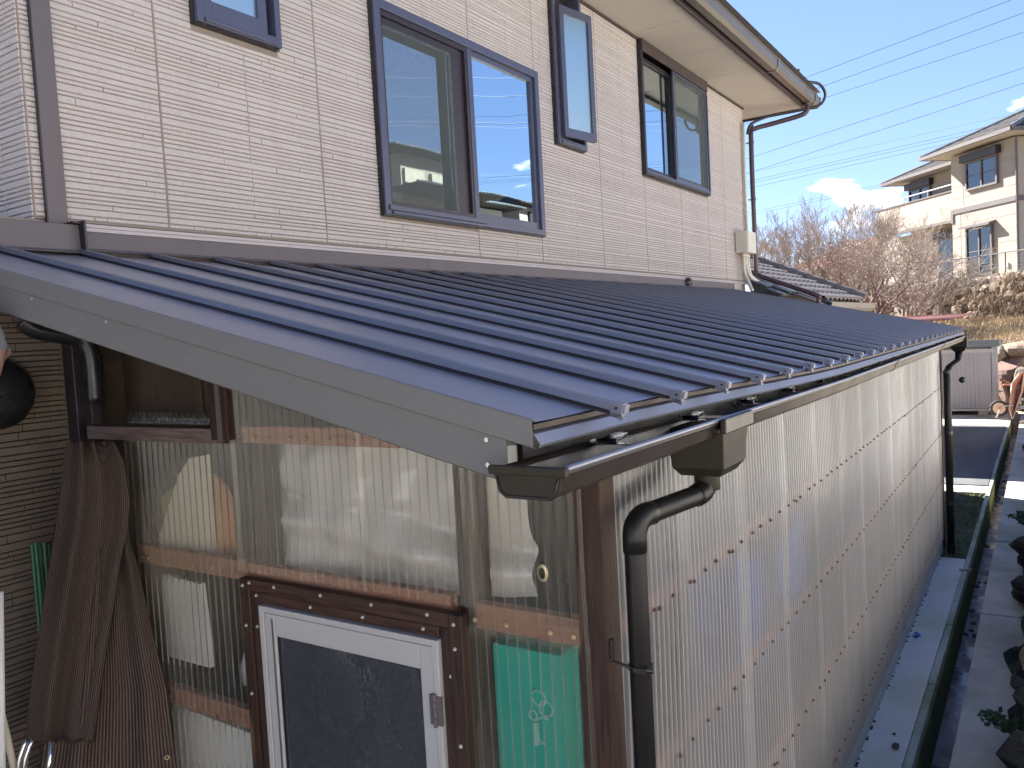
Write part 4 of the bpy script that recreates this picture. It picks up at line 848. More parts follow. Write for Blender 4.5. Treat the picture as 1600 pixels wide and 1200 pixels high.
b = MB(); b.grid(lambda u, v: (XG-.0105, -2.055+.016*math.cos(2*math.pi*u), -1.115+.022*math.sin(2*math.pi*u)) if v > .5 else (XG-.0125, -2.055+.009*math.cos(2*math.pi*u), -1.115+.014*math.sin(2*math.pi*u)), 20, 1); b.build('sealed_hole', 'brass', lt, label='round sealed hole in the plastic near the corner post')
# dark things further in, seen dimly through the plastic
b = MB(); b.box(.3, .9, -1.75, -.9, GZ+.02, -1.62); single(b, 'storage_box', 'navy', 'dark blue storage box standing inside behind the door', 'box', bevel=.01)
b = MB(); b.box(.05, .25, -1.35, -1.12, GZ+.02, -1.52); single(b, 'carton', 'cloth_orange', 'brown carton standing just inside the door', 'carton', bevel=.01)
b = MB(); b.grid(lambda u, v: (.55+.9*u, -2.02+.03*math.sin(u*14), -1.36-.42*v-.1*math.sin(u*3)), 30, 8); single(b, 'blue_bag', 'blue', 'blue sheeting leaning inside the long plastic wall', 'sheeting', smooth=True)

b = MB(); b.grid(lambda u, v: (-.36+.020*math.sin(u*19), -1.33-.42*u, -1.38-1.3*v), 60, 2); single(b, 'grey_curtain', 'grey_cloth', 'blue-grey pleated curtain hanging behind the door glass', 'curtain', smooth=True)
b = MB(); b.sph((-.37, -1.22, -1.62), .10, 14, 10, (.5, 1, 1.2)); b.tube([(-.37, -1.20, -1.52), (-.37, -1.18, -1.46)], [.05, .03], 10); single(b, 'tan_bag', 'cloth_white', 'bulging tan bag just behind the left of the door glass', 'bag', smooth=True)
b = MB(); b.sph((-.38, -1.17, -1.46), .035, 10, 8); single(b, 'red_cloth', 'red_cloth', 'small red cloth above the tan bag behind the door glass', 'cloth', smooth=True)
# shade net hanging at the left of the gable
def npl(px, py, off=0.0):
    p0 = Vector((-.55, -.45, 0)); nn_ = Vector((-.726, -.687, 0)); p0 = p0+nn_*off; d = ray(px, py); return CAM+d*((p0-CAM).dot(nn_)/d.dot(nn_))
def interp(tb, y):
    for (a, c) in zip(tb, tb[1:]):
        if y <= c[0]: t_ = (y-a[0])/(c[0]-a[0]); t_ = max(0, t_); return a[1]+(c[1]-a[1])*t_
    return tb[-1][1]
nt = thing('shade_net', 'brown ribbed shade net gathered at the top and hanging left of the gable', 'shade net', (-.6, -.4, -2))
Lb = [(690, 104), (720, 99), (750, 97), (830, 86), (920, 71), (1020, 56), (1158, 38), (1400, 5)]
Rb = [(690, 178), (720, 194), (780, 203), (830, 200), (870, 190), (950, 178), (1020, 166), (1100, 155), (1158, 147), (1300, 140)]
Rk = [(690, 180), (780, 200), (850, 203), (880, 214), (980, 237), (1080, 262), (1200, 277), (1400, 300)]
Lk = [(690, 120), (780, 130), (900, 120), (1100, 80), (1200, 62), (1400, 45)]
def netlay(y0, y1, L_, R_, off, seed, nm, nu=70, nv=70):
    rnd = random.Random(seed); fr = [(rnd.uniform(7, 11), rnd.random()*6, rnd.uniform(-3, 3)), (rnd.uniform(16, 24), rnd.random()*6, rnd.uniform(-6, 6))]
    b = MB()
    def f(u, v):
        y = y0+(y1-y0)*v; x = interp(L_, y)+(interp(R_, y)-interp(L_, y))*u
        w = (1-abs(2*u-1)**3)
        d = off+w*(.030*math.sin(fr[0][0]*u+fr[0][1]+fr[0][2]*v)+.014*math.sin(fr[1][0]*u+fr[1][1]+fr[1][2]*v)+.018)
        if v < .08: d += .03*math.sin(u*26)*w*(1-v/.08)
        return tuple(npl(x, y, d))
    b.grid(f, nu, nv, uv=True); return b.build(nm, 'net', nt, smooth=True, solid=.0015)
netlay(690, 1158, Lb, Rb, .05, 1, 'front_layer'); netlay(692, 1420, Lk, Rk, 0.0, 5, 'back_layer')
b = MB(); b.tube([tuple(npl(40+105*k/20, 1158+3*math.sin(k), .06)) for k in range(21)], .006, 6); b.build('hem', 'net', nt)
b = MB(); p = npl(261, 1183, .045); b.tube([p, p+Vector((-.726, -.687, 0))*.004], .0085, 14); b.build('eyelet', 'brass', nt)
b = MB(); p = npl(261, 1183, .047); b.tube([p, p+Vector((-.726, -.687, 0))*.005], .004, 12); b.build('eyelet_hole', 'black', nt)
# knot of net over the header
b = MB()
def kf(u, v): 
    a = 2*math.pi*u; t_ = v; c = npl(150+26*t_, 690+22*math.sin(t_*3), .06); rr = .020*math.sin(math.pi*t_)+.004
    return tuple(c+(Vector((0, 0, 1))*math.sin(a)+Vector((-.726, -.687, 0))*math.cos(a))*rr*(1+.25*math.sin(a*6)))
b.grid(kf, 36, 10, uv=True); b.build('knot', 'net', nt, smooth=True)
# green stakes
for k, (x0_, x1_) in enumerate(((50, 68), (56, 74), (62, 80), (69, 86), (76, 92))):
    p = on(x0_, 852-3*(k % 2), 1, -.05-.012*(k % 2)); q = on(x1_+18, 1250, 1, -.16)
    b = MB(); n_ = 9; pts_ = [p.lerp(q, j/n_) for j in range(n_+1)]; rr = []
    P2 = []; R2 = []
    for j, pp_ in enumerate(pts_):
        P2 += [pp_-(q-p).normalized()*.004, pp_, pp_+(q-p).normalized()*.004]; R2 += [.0058, .0074, .0058]
    b.tube(P2, R2, 8); single(b, 'garden_stake', 'bamboo', ['leftmost of the five green garden stakes beside the shade net', 'second green garden stake from the left beside the shade net', 'middle one of the five green garden stakes beside the shade net', 'fourth green garden stake, half behind the shade net', 'rightmost green garden stake, almost hidden by the shade net'][k], 'garden stake', 'green garden stakes leaning on the brown siding', smooth=True)
# tubes at the lower left
def polyray(pts, yv): return [on(x, y, 1, yv) for x, y in pts]
b = MB(); b.tube([on(-1, 925, 1, -.55), on(3, 1260, 1, -.55)], .011, 12); single(b, 'white_pole', 'white', 'upright white pole at the left edge of the view', 'pole', smooth=True)
b = MB(); b.tube(polyray([(-6, 1085), (6, 1130), (22, 1200), (36, 1260)], -.42), .010, 10); single(b, 'wooden_stick', 'cloth_white', 'pale wooden stick leaning at the lower left corner', 'stick', smooth=True)
for k, (dx, lab) in enumerate(((0, 'outer bent chrome tube below the shade net'), (9, 'inner bent chrome tube below the shade net'))):
    b = MB(); b.tube(polyray([(44+dx, 1152), (37+dx, 1165), (31+dx, 1185), (28+dx, 1215), (28+dx, 1300)], -.45-.02*k), .0075, 10); single(b, 'bent_tube', 'chrome', lab, 'chrome tube', smooth=True)
b = MB(); b.tube(polyray([(80, 1158), (76, 1200), (72, 1260)], -.46), .0085, 10); single(b, 'straight_tube', 'chrome', 'straight chrome tube under the hem of the shade net', 'chrome tube', smooth=True)

# ------------------------------------------------------------------ worker on a small platform, only the edge of the figure is in view
PS = 'person'
pr = thing(PS, 'person with grey hair in a navy jacket at the left edge under the rake board', 'person', (-1.05, -.55, GZ+.76))
def skin(name, verts, edges_, radii, mat, sub=2):
    me = bpy.data.meshes.new(name); off = parent_loc(pr); me.from_pydata([tuple(Vector(v)-off) for v in verts], edges_, []); me.materials.append(M[mat]); o = bpy.data.objects.new(name, me); COL.objects.link(o); o.parent = pr
    o.modifiers.new('skin', 'SKIN'); sv_ = me.skin_vertices[0].data
    for k, r_ in enumerate(radii): sv_[k].radius = (r_, r_) if not isinstance(r_, tuple) else r_
    sv_[0].use_root = True; m_ = o.modifiers.new('sub', 'SUBSURF'); m_.levels = m_.render_levels = sub; me.polygons.foreach_set('use_smooth', [True]*len(me.polygons)); return o
hx_, hy_ = -1.06, -.60
zf = GZ+.855
bv = [(hx_-.15, hy_, zf+.90), (hx_-.15, hy_, zf+1.12), (hx_-.11, hy_, zf+1.34), (hx_-.06, hy_, zf+1.44), (hx_-.16, hy_+.10, zf+.84), (hx_-.17, hy_+.11, zf+.45), (hx_-.20, hy_+.11, zf+.06), (hx_-.16, hy_-.10, zf+.84), (hx_-.17, hy_-.11, zf+.45), (hx_-.20, hy_-.11, zf+.06), (hx_-.13, hy_+.18, zf+1.34), (hx_-.17, hy_+.22, zf+1.10), (hx_-.12, hy_+.22, zf+.92), (hx_-.12, hy_-.16, zf+1.36), (hx_-.26, hy_-.20, zf+1.12), (hx_-.30, hy_-.16, zf+.90), (hx_-.07, hy_+.11, zf+.03), (hx_-.07, hy_-.11, zf+.03)]
be = [(0,1),(1,2),(2,3),(0,4),(4,5),(5,6),(6,16),(0,7),(7,8),(8,9),(9,17),(2,10),(10,11),(11,12),(2,13),(13,14),(14,15)]
skin('jacket_and_trousers', bv, be, [(.13,.10), (.13,.10), (.13,.10), .05, .085, .06, .045, .085, .06, .045, .065, .048, .035, .065, .048, .035, .035, .035], 'navy')
b = MB()
def hf(u, v):
    a = 2*math.pi*u; t_ = math.pi*v; x = math.sin(t_)*math.cos(a); y = math.sin(t_)*math.sin(a); z = math.cos(t_); r_ = 1.0
    nose = .020*math.exp(-((y/.13)**2+((z+.12)/.16)**2))*(1 if x > 0 else 0); chin = .012*math.exp(-(((z+.75)/.25)**2+(y/.35)**2))*(1 if x > 0 else 0); eye = -.007*math.exp(-(((abs(y)-.33)/.14)**2+((z-.08)/.10)**2))*(1 if x > 0 else 0)
    return (hx_-.01+.093*x*(1-.12*max(0, -z))+nose+chin+eye, hy_+.074*y*(1-.22*max(0, -z)), zf+1.585+.118*z)
b.grid(hf, 40, 28); hd = b.build('head', 'skin', pr, smooth=True)
b = MB(); b.tube([(hx_-.065, hy_, zf+1.42), (hx_-.03, hy_, zf+1.52)], [.056, .052], 14); b.build('neck', 'skin', pr, smooth=True)
b = MB()
def hairf(u, v):
    p = hf(u, v*.52); c = Vector((hx_-.01, hy_, zf+1.585)); d = (Vector(p)-c); k = 1.10 if d.x < .045 else 1.03; return tuple(c+d*k)
b.grid(hairf, 40, 14); b.build('hair', 'hair', hd, smooth=True)
for sgn in (-1, 1): b = MB(); b.sph((hx_-.015, hy_+sgn*.076, zf+1.575), .028, 10, 8, (.6, .35, 1)); b.build('ear', 'skin', hd, smooth=True)
for sgn in (-1, 1):
    b = MB(); b.sph((hx_+.066, hy_+sgn*.027, zf+1.594), .011, 10, 8); b.build('eye', 'white', hd, smooth=True)
    wx, wy, wz = (hx_-.12, hy_+.22, zf+.92) if sgn > 0 else (hx_-.30, hy_-.16, zf+.90)
    hv = [(wx, wy, wz), (wx+.035, wy, wz-.05), (wx+.06, wy, wz-.085)]; he = [(0,1),(1,2)]; hr = [.026, (.038,.018), (.036,.015)]
    for q, (dy, L) in enumerate(((-.030, .060), (-.010, .072), (.010, .068), (.030, .052))):
        i_ = len(hv); hv += [(wx+.07, wy+dy, wz-.10), (wx+.085, wy+dy, wz-.10-L*.55), (wx+.075, wy+dy, wz-.10-L)]; he += [(2, i_), (i_, i_+1), (i_+1, i_+2)]; hr += [.0095, .0085, .007]
    i_ = len(hv); hv += [(wx+.06, wy-sgn*.045, wz-.045), (wx+.075, wy-sgn*.055, wz-.085)]; he += [(1, i_), (i_, i_+1)]; hr += [.011, .008]
    skin('hand', hv, he, hr, 'skin', 1)
wp = thing('work_platform', 'folding aluminium work platform standing at the left edge', 'platform', (hx_-.1, hy_, GZ))
b = MB(); b.box(hx_-.50, hx_-.01, hy_-.20, hy_+.20, zf-.05, zf); b.build('deck', 'alu', wp, bevel=.005)
for sx_2 in (-.47, -.04):
    for sy_2 in (-.17, .17): b = MB(); b.bar((hx_+sx_2, hy_+sy_2, zf-.051), (hx_+sx_2+(.03 if sx_2 > -.1 else -.08), hy_+sy_2*1.25, GZ+.002), .035, .035, (0, 1, 0)); b.build('leg', 'alu', wp)
# ------------------------------------------------------------------ small things on the path and the stone bank
def stone_mesh(seed, n=8, m=6, rough_=.22):
    rnd = random.Random(seed); ph = [(rnd.uniform(-3, 3), rnd.uniform(-3, 3), rnd.uniform(-3, 3), rnd.random()*6) for _ in range(5)]; cuts = [(Vector((rnd.gauss(0, 1), rnd.gauss(0, 1), rnd.gauss(0, 1))).normalized(), rnd.uniform(.62, .9)) for _ in range(7)]
    b = MB()
    def f(u, v):
        d = Vector((math.sin(math.pi*v)*math.cos(2*math.pi*u), math.sin(math.pi*v)*math.sin(2*math.pi*u), math.cos(math.pi*v)))
        r = 1+rough_*sum(math.sin(a*d.x+b_*d.y+c*d.z+e) for a, b_, c, e in ph)/5
        p = d*r
        for nn_, h in cuts:
            q = p.dot(nn_)
            if q > h: p -= nn_*(q-h)
        return p
    b.grid(f, n, m); return b
def stone_protos(mat, cnt, seed, n=9, m=7, rg=.22):
    out = []
    for k in range(cnt):
        o = stone_mesh(seed+k, n, m, rg).build('stone', mat, None, smooth=False); out.append(o)
    return out
def scatter(protos_, used, name, parent, loc, sc, rot):
    for k, p in enumerate(protos_): pass
    o = used['o'][used['i'] % len(protos_)]
    if used['i'] >= len(protos_): o = o.copy(); COL.objects.link(o)
    used['i'] += 1; o.name = name; o.parent = parent; o.location = Vector(loc)-parent_loc(parent); o.scale = sc; o.rotation_euler = rot; return o
for (x, y, r, lab, mt) in ((2.64, -2.365, .024, 'tan pebble lying on the concrete path', 'rock_tan'), (2.80, -2.335, .010, 'small dark pebble near the tan one on the path', 'rock_dark')):
    b = stone_mesh(90+int(x*10)); b.v = [(x+p[0]*r*1.3, y+p[1]*r, GZ+r*.6+p[2]*r*.7) for p in b.v]; single(b, 'pebble', mt, lab, 'pebble')
b = MB(); b.grid(lambda u, v: (4.40+.10*u, -2.245-.035*v+.008*math.sin(u*8), GZ+.006+.022*math.sin(math.pi*v)*(1-.5*u)), 8, 6); single(b, 'blue_scrap', 'blue', 'bright blue plastic scrap at the foot of the wall', 'plastic scrap')
b = MB(); b.tube([(6.30, -2.40, GZ+.02), (6.32, -2.50, GZ+.02)], .012, 8); single(b, 'pipe_stub', 'trimgrey', 'short grey pipe stub laid over the kerb', 'pipe')
b = MB()
random.seed(21)
for k in range(60):
    x = random.uniform(4.5, 13); y = random.uniform(-2.64, -2.49); r = random.choice([.008, .012, .02, .03]); q = stone_mesh(k % 7, 6, 4); i = len(b.v)
    b.v += [(x+p[0]*r*1.4, y+p[1]*r, -3.262+p[2]*r*.5) for p in q.v]; b.f += [tuple(i+t for t in f) for f in q.f]
o = b.build('debris', 'rock_dark', None, kind='stuff'); o['label'] = 'dark leaves and crumbs lying in the wet channel'
b = MB(); 
for k in range(16): a = random.uniform(0, 6.28); b.quad((8.1+random.uniform(-.05, .05), -2.56+random.uniform(-.03, .03), -3.25), *[(8.1+.05*math.cos(a+t)+random.uniform(-.03, .03), -2.56+.04*math.sin(a+t), -3.24+random.uniform(0, .03)) for t in (.5, 1.4, 2.2)])
# stone bank on the right
sw = thing('stone_bank', 'dark mossy dry-stone bank rising along the right of the drain', 'stone wall', (5, -3.0, GZ))
sp = stone_protos('rock_dark', 8, 300, 13, 9, .5); us = {'o': sp, 'i': 0}
random.seed(31)
x = .5
while x < 15:
    z = GZ-.03; y = -2.93
    while z < -2.36:
        s = random.uniform(.10, .19); scatter(sp, us, 'stone', sw, (x+random.uniform(-.06, .06), y-random.uniform(.10, .18)-.14*(z-GZ)/.9, z+s*.55), (s*random.uniform(.9, 1.5), s*random.uniform(.7, 1.0), s*random.uniform(.6, .95)), (random.uniform(-.3, .3), random.uniform(-.3, .3), random.uniform(0, 6.28))); z += s*1.05
    x += random.uniform(.24, .34)
# plants in the bank
def leafy(name, label, loc, n_, spread, h, ls, mat='leaf', seed=0, cat='plant', group=None):
    rnd = random.Random(seed); t_ = thing(name, label, cat, loc, group); st = MB(); lf = MB(); base = Vector(loc)
    for k in range(n_):
        a = rnd.uniform(0, 6.28); e = base+Vector((math.cos(a)*spread*rnd.uniform(.4, 1), math.sin(a)*spread*rnd.uniform(.3, 1), h*rnd.uniform(.5, 1))); mid = base.lerp(e, .5)+Vector((0, 0, h*.15)); st.tube([base, mid, e], [.003, .0022, .001], 4)
        for j in range(8):
            tt = .3+.7*j/7; c = base.lerp(e, tt)+Vector((0, 0, h*.15*math.sin(math.pi*tt))); d = Vector((rnd.uniform(-1, 1), rnd.uniform(-1, 1), rnd.uniform(-.3, .5))).normalized(); L = ls*rnd.uniform(.6, 1.2); w = d.orthogonal().normalized()*L*.28
            m_ = c+d*L*.5; lf.quad(c, m_+w, c+d*L, m_-w)
    st.build('stem', 'bark', t_); lf.build('leaves', mat, t_); return t_
leafy('leafy_plant', 'leafy green plant leaning over the drain from the stone bank, farthest of the three', (7.3, -2.93, -2.72), 16, .30, .16, .07, seed=1)
leafy('leafy_plant', 'low green plant at the foot of the stone bank, middle one of the three', (3.55, -2.93, -2.82), 10, .13, .10, .045, seed=2)
leafy('leafy_plant', 'green ivy sprig low on the stone bank, nearest of the three', (2.75, -2.92, -2.78), 12, .16, .12, .045, seed=3)
b = MB(); rr_ = random.Random(9)
for k in range(5000):
    x = rr_.uniform(.5, 14); z = rr_.uniform(GZ, -2.3); y = -2.97-.16*(z-GZ)/.6+rr_.uniform(-.05, .05); h = rr_.uniform(.015, .06); d = Vector((rr_.gauss(0, 1), rr_.gauss(0, 1)+.8, rr_.gauss(0, .8)-.3)).normalized()*h; w = d.orthogonal().normalized()*.005
    if noise2(x*3, z*9) > -.1: c = Vector((x, y, z)); b.tri(c-w, c+w, c+d)
o = b.build('bank_weeds', 'leaf', None, kind='stuff', fix=False); o['label'] = 'short weeds and moss growing between the stones of the bank'

# ------------------------------------------------------------------ tiled wing of the house beyond the lean-to
wg = thing('tiled_wing', 'single-storey wing with a grey-brown tiled roof beyond the lean-to', 'house wing', (10, 0, GZ))
WX0, WX1, WYe, WZe, K = 8.16, 11.19, -.80, -.285, .45
b = MB(); b.box(WX0+.3, WX1-.35, -.30, 6.0, GZ-.1, -.12); b.build('wall', 'neigh_wall', wg)
b = MB(); b.quad((WX0, WYe+.01, WZe-.015), (WX1-.01, WYe+.01, WZe-.015), (WX1-.01, WYe+4, WZe+4*K-.02), (WX0, WYe+4, WZe+4*K-.02)); b.quad((WX0, WYe+8, WZe-.02), (WX1-.01, WYe+8, WZe-.02), (WX1-.01, WYe+4, WZe+4*K-.02), (WX0, WYe+4, WZe+4*K-.02)); b.build('roof_deck', 'neigh_dark', wg, solid=.03)
# one wavy tile
tw, tl = .265, .235
tm = MB()
def tf(u, v): s_ = math.sin(u*2*math.pi); return (tw*(u-.5)*1.03, tl*1.12*(v), .018*s_+.012+(-.0)*v-.030*v+.03)
tm.grid(tf, 8, 2)
tm.grid(lambda u, v: (tw*(u-.5)*1.03, 0, .018*math.sin(u*2*math.pi)+.042-.032*v), 8, 1)
tp0 = tm.build('tile', 'tile', None, smooth=False); cnt = 0; sl = math.atan(K); nrow = 16; wlo = parent_loc(wg)
for r_ in range(nrow):
    c = 0; x = WX0+.42
    while x < WX1-.05:
        o = tp0 if cnt == 0 else tp0.copy()
        if cnt: COL.objects.link(o)
        cnt += 1; d = r_*tl; o.parent = wg; o.location = Vector((x, WYe-.03+d*math.cos(sl), WZe+d*math.sin(sl)))-wlo; o.rotation_euler = (sl, 0, 0); x += tw
    if cnt > 290: break
b = MB(); 
for r_ in range(16): d = r_*tl; b.tube([(WX1+.02, WYe-.04+d*math.cos(sl), WZe+d*math.sin(sl)+.055), (WX1+.02, WYe-.04+(d+tl)*math.cos(sl), WZe+(d+tl)*math.sin(sl)+.045)], [.075, .062], 8)
b.build('verge_tiles', 'tile', wg, kind='stuff')
# small flat slabs by the house corner
k = 0
for (x, y, z, w_, d_, rz) in ((8.10, -.20, -.045, .40, .22, -.1), (8.30, -.42, -.13, .46, .24, -.06), (8.55, -.62, -.215, .48, .24, -.02), (8.02, -.40, -.17, .36, .2, 0), (8.75, -.80, -.29, .40, .2, 0)):
    b = MB(); b.obox((x, y, z), ((math.cos(rz), math.sin(rz), 0), (-math.sin(rz)*.9, math.cos(rz)*.9, .42), (0, -.42, .9)), (w_/2, d_/2, .011)); b.build('flat_tile', 'slate', wg, bevel=.003)
b = MB(); b.prism([(-.02, -.02), (-.36, -.20), (-.36, -.26), (-.02, -.30)], (8.13, 0, .10), (0, 1, 0), (0, 0, 1), (1, 0, 0), .02); b.build('step_flashing', 'slate', wg)
b = MB()
gq = [(0, .05), (0, .0), (.03, -.05), (.09, -.06), (.14, -.02), (.15, .05), (.145, .05), (.13, -.015), (.085, -.05), (.035, -.04), (.008, .0), (.008, .05)]
b.prism(gq, (WX0+.1, WYe-.01, WZe-.09), (0, -1, 0), (0, 0, 1), (1, 0, 0), WX1-WX0+.05); b.build('wing_gutter', 'neigh_wall', wg, label='cream gutter under the tiled eave')
# a carport-like red roof further on; its hidden part is stretched to shade the asphalt
rr = thing('red_roof', 'low pink-red corrugated steel roof beyond the tiled wing', 'roof', (14, -1, GZ))
b = MB(); b.grid(lambda u, v: (12.3+6.1*v, 4.6-6.48*u, -.60-.04*u+.012*math.sin(u*6.48/.076*2*math.pi)+.07*v), 520, 2); b.build('roof_sheet', 'roof_red', rr, smooth=True, solid=.002)
b = MB(); b.box(12.20, 12.28, -1.88, 4.6, -.80, -.72); b.build('gutter', 'darkbrown', rr)
for (x, y) in ((18.2, 4.4), (15.6, .8), (12.8, .8), (12.8, 4.4)): b = MB(); b.box(x-.04, x+.04, y-.04, y+.04, GZ, -.74); b.build('post', 'neigh_dark', rr)

# ------------------------------------------------------------------ storage shed
sh = thing('storage_shed', 'grey steel storage shed with ribbed sliding door', 'shed', (20.2, -1.2, GZ))
b = MB(); b.box(19.52, 21.0, -2.15, .75, GZ+.12, -1.36); b.build('body', 'shed', sh, bevel=.01)
b = MB(); b.prism([(0, 0), (0, .16), (1.75, .10), (1.75, -.02)], (19.40, .85, -1.35), (1, 0, 0), (0, 0, 1), (0, -1, 0), 3.10); b.build('roof', 'shed_dark', sh, bevel=.01)
b = MB(); b.box(19.44, 19.53, -2.20, -2.08, GZ+.1, -1.35); b.build('corner_trim', 'shed', sh, bevel=.01)
for (ya, yb, dx) in ((-2.07, -1.08, .035), (-1.06, -.05, .0), (-.03, .73, .035)):
    b = MB(); n_ = 12
    def pf(u, v): 
        k_ = u*(yb-ya); rel = u*12; f_ = abs((rel % 1)-.5)*2; return (19.50-dx-.02-(.012 if f_ > .75 and .2 < u < .9 else 0), ya+(yb-ya)*u, GZ+.17+(1.30)*v)
    b.grid(pf, 96, 1); b.build('door_panel', 'shed', sh, solid=.005)
b = MB(); b.box(19.42, 19.52, -2.15, .75, GZ+.10, GZ+.16); b.box(19.43, 19.52, -2.15, .75, -1.48, -1.40); b.build('door_rail', 'alu', sh)
for y in (-1.9, -1.0, -.1, .6): b = MB(); b.box(19.5, 19.9, y-.1, y+.1, GZ, GZ+.11); b.build('footing_block', 'conc_old', sh)

# ------------------------------------------------------------------ wheelbarrow tipped up beside the drain
wb = thing('wheelbarrow', 'rusty red wheelbarrow tipped up beside the storage shed', 'wheelbarrow', (19, -2.5, GZ))
wc = on(1561, 638, 0, 18.6); A1 = Vector((.25, -.97, 0)).normalized()
b = MB(); b.tube([wc+Vector((.0, 0, 0))+(Vector((.0, math.cos(t*.2618), math.sin(t*.2618))))*.150 for t in range(25)], .032, 10); wo = b.build('wheel', 'rubber', wb, smooth=True)
b = MB(); b.tube([wc+Vector((-.015, 0, 0)), wc+Vector((.015, 0, 0))], .125, 20); b.build('wheel_disc', 'hub', wo); b = MB(); b.tube([wc+Vector((-.03, 0, 0)), wc+Vector((.03, 0, 0))], .025, 10); b.build('hub', 'barrow_red', wo)
def wr(x, y, X_): return on(x, y, 0, X_)
b = MB()
tray = [wr(1581, 600, 18.5), wr(1593, 583, 18.6), wr(1600, 582, 18.7), wr(1596, 612, 18.5), wr(1582, 655, 18.3), wr(1577, 640, 18.3)]
cen = sum(tray, Vector())/6; dn = Vector((.8, -.3, .0))
i = len(b.v); inn = [cen+(p-cen)*.55+dn*.22 for p in tray]; b.v += [tuple(p) for p in tray]+[tuple(p) for p in inn]
for q in range(6): b.f.append((i+q, i+(q+1) % 6, i+6+(q+1) % 6, i+6+q))
b.f.append(tuple(i+6+q for q in range(6))); b.build('tray', 'barrow_red', wb, solid=.012)
b = MB(); b.tube(tray+[tray[0]], .014, 8); b.build('tray_rim', 'hub', wb, smooth=True)
for ps in ([(1557, 652, 18.2), (1565, 635, 18.35), (1582, 633, 18.3)], [(1563, 606, 18.7), (1569, 601, 18.7), (1610, 603, 18.9)], [(1590, 640, 18.3), (1606, 636, 18.3)]):
    b = MB(); b.tube([wr(*p) for p in ps], .017, 8); b.build('handle' , 'trimgrey' if ps[0][0] != 1563 else 'barrow_red', wb, smooth=True)
pl = thing('scrap_pile', 'heap of pale metal frames lying behind the wheelbarrow', 'scrap heap', (19.6, -2.5, GZ))
random.seed(77)
for k in range(12):
    a = Vector((random.uniform(19.0, 20.2), random.uniform(-3.0, -2.25), random.uniform(-2.9, -2.25))); d = Vector((random.uniform(-.6, .6), random.uniform(-.6, .6), random.uniform(-.15, .15)))
    b = MB(); b.bar(a, a+d, random.uniform(.03, .09), .03); b.build('frame_piece', random.choice(['alu', 'white', 'barrow_red', 'shed']), pl)
b = MB(); b.bar(wr(1572, 601, 19.8), wr(1640, 604, 19.8), .10, .03); b.build('red_plank', 'barrow_red', pl)

# ------------------------------------------------------------------ boulders, bank, rubble wall
def boulder(px_, py_, X_, s, mat, lab, seed):
    c = on(px_, py_, 0, X_); b = stone_mesh(seed, 18, 12, .3); b.v = [(c.x+p[0]*s[0], c.y+p[1]*s[1], c.z+p[2]*s[2]) for p in b.v]; single(b, 'boulder', mat, lab, 'boulder', smooth=False)
boulder(1574, 592, 21.6, (.6, .36, .62), 'rock_red', 'large dark reddish boulder right of the storage shed', 401)
boulder(1600, 600, 21.2, (.5, .25, .50), 'rock_pale', 'pale upright boulder at the right edge above the wheelbarrow', 402)
boulder(1592, 573, 21.8, (.5, .26, .30), 'rock_red', 'reddish boulder sitting above the pale upright one', 403)
boulder(1590, 546, 22.2, (.8, .55, .22), 'rock_tan', 'broad flat tan boulder above the reddish ones', 404)
boulder(1563, 552, 21.9, (.5, .20, .22), 'rock_pale', 'small pale stone just beside the top corner of the shed', 405)
D = Vector((.748, .664, 0)); N = Vector((-.664, .748, 0)); Q = Vector((31.147, -2.365, 0))
def HB(s, off, z): p = Q+D*s+N*off; return Vector((p.x, p.y, z))
rw = thing('rubble_wall', 'rubble stone retaining wall under the neighbouring cream house', 'stone wall', tuple(HB(4, 2.6, -.4)))
rp_ = stone_protos('rock_tan', 8, 500, 8, 6); us = {'o': rp_, 'i': 0}; random.seed(41)
z = -.95; row = 0
while z < .52:
    s = -4.0+random.uniform(0, .4)
    while s < 15:
        sz = random.uniform(.20, .36); p = HB(s, 2.35-.25*(z+1)+random.uniform(-.06, .06), z+random.uniform(-.06, .06))
        if us['i'] < 295: scatter(rp_, us, 'stone', rw, p, (sz*random.uniform(.8, 1.3), sz, sz*random.uniform(.7, 1.0)), (random.uniform(-.4, .4), random.uniform(-.4, .4), random.uniform(0, 6.28)))
        s += sz*1.35
    z += .27; row += 1
b = MB(); b.grid(lambda u, v: tuple(HB(-5+21*u, 1.95-.2*v, -1.6+2.16*v)), 40, 6); b.build('core', 'earth', rw, solid=.3)
struct(MB().box(0, 0, 0, 0, 0, 0).build('terrace', 'conc_old')) if False else None
b = MB(); P_ = [HB(-5, 2.1, .5), HB(18, 2.1, .5), HB(18, -12, .5), HB(-5, -12, .5)]; b.v += [tuple(p) for p in P_]+[(p.x, p.y, .56) for p in P_]; b.f += [(0, 1, 2, 3), (4, 5, 6, 7), (0, 1, 5, 4), (1, 2, 6, 5), (2, 3, 7, 6), (3, 0, 4, 7)]; struct(b.build('terrace', 'conc_old'))
# grass and weeds
def blades(n_, fn, mat, hmin, hmax, wd, name, lab, seed):
    rnd = random.Random(seed); b = MB()
    for k in range(n_):
        p = fn(rnd)
        if p is None: continue
        x, y, z = p; a = rnd.uniform(0, 6.28); h = rnd.uniform(hmin, hmax); w = wd*rnd.uniform(.6, 1.3); l = Vector((rnd.uniform(-.7, .7), rnd.uniform(-.7, .7), 1))*h
        c, s_ = math.cos(a)*w, math.sin(a)*w; b.tri((x-c, y-s_, z-.02), (x+c, y+s_, z-.02), (x+l.x, y+l.y, z+l.z))
    o = b.build(name, mat, None, kind='stuff', fix=False); o['label'] = lab
def bankp(rnd):
    x = rnd.uniform(21.0, 31); y = rnd.uniform(-5, 7); z = terrain_z(x, y)
    if z < -2.4 or z > .4: return None
    return x, y, z
blades(42000, bankp, 'drygrass', .06, .22, .014, 'dry_grass', 'dry straw-coloured grass covering the bank', 1)
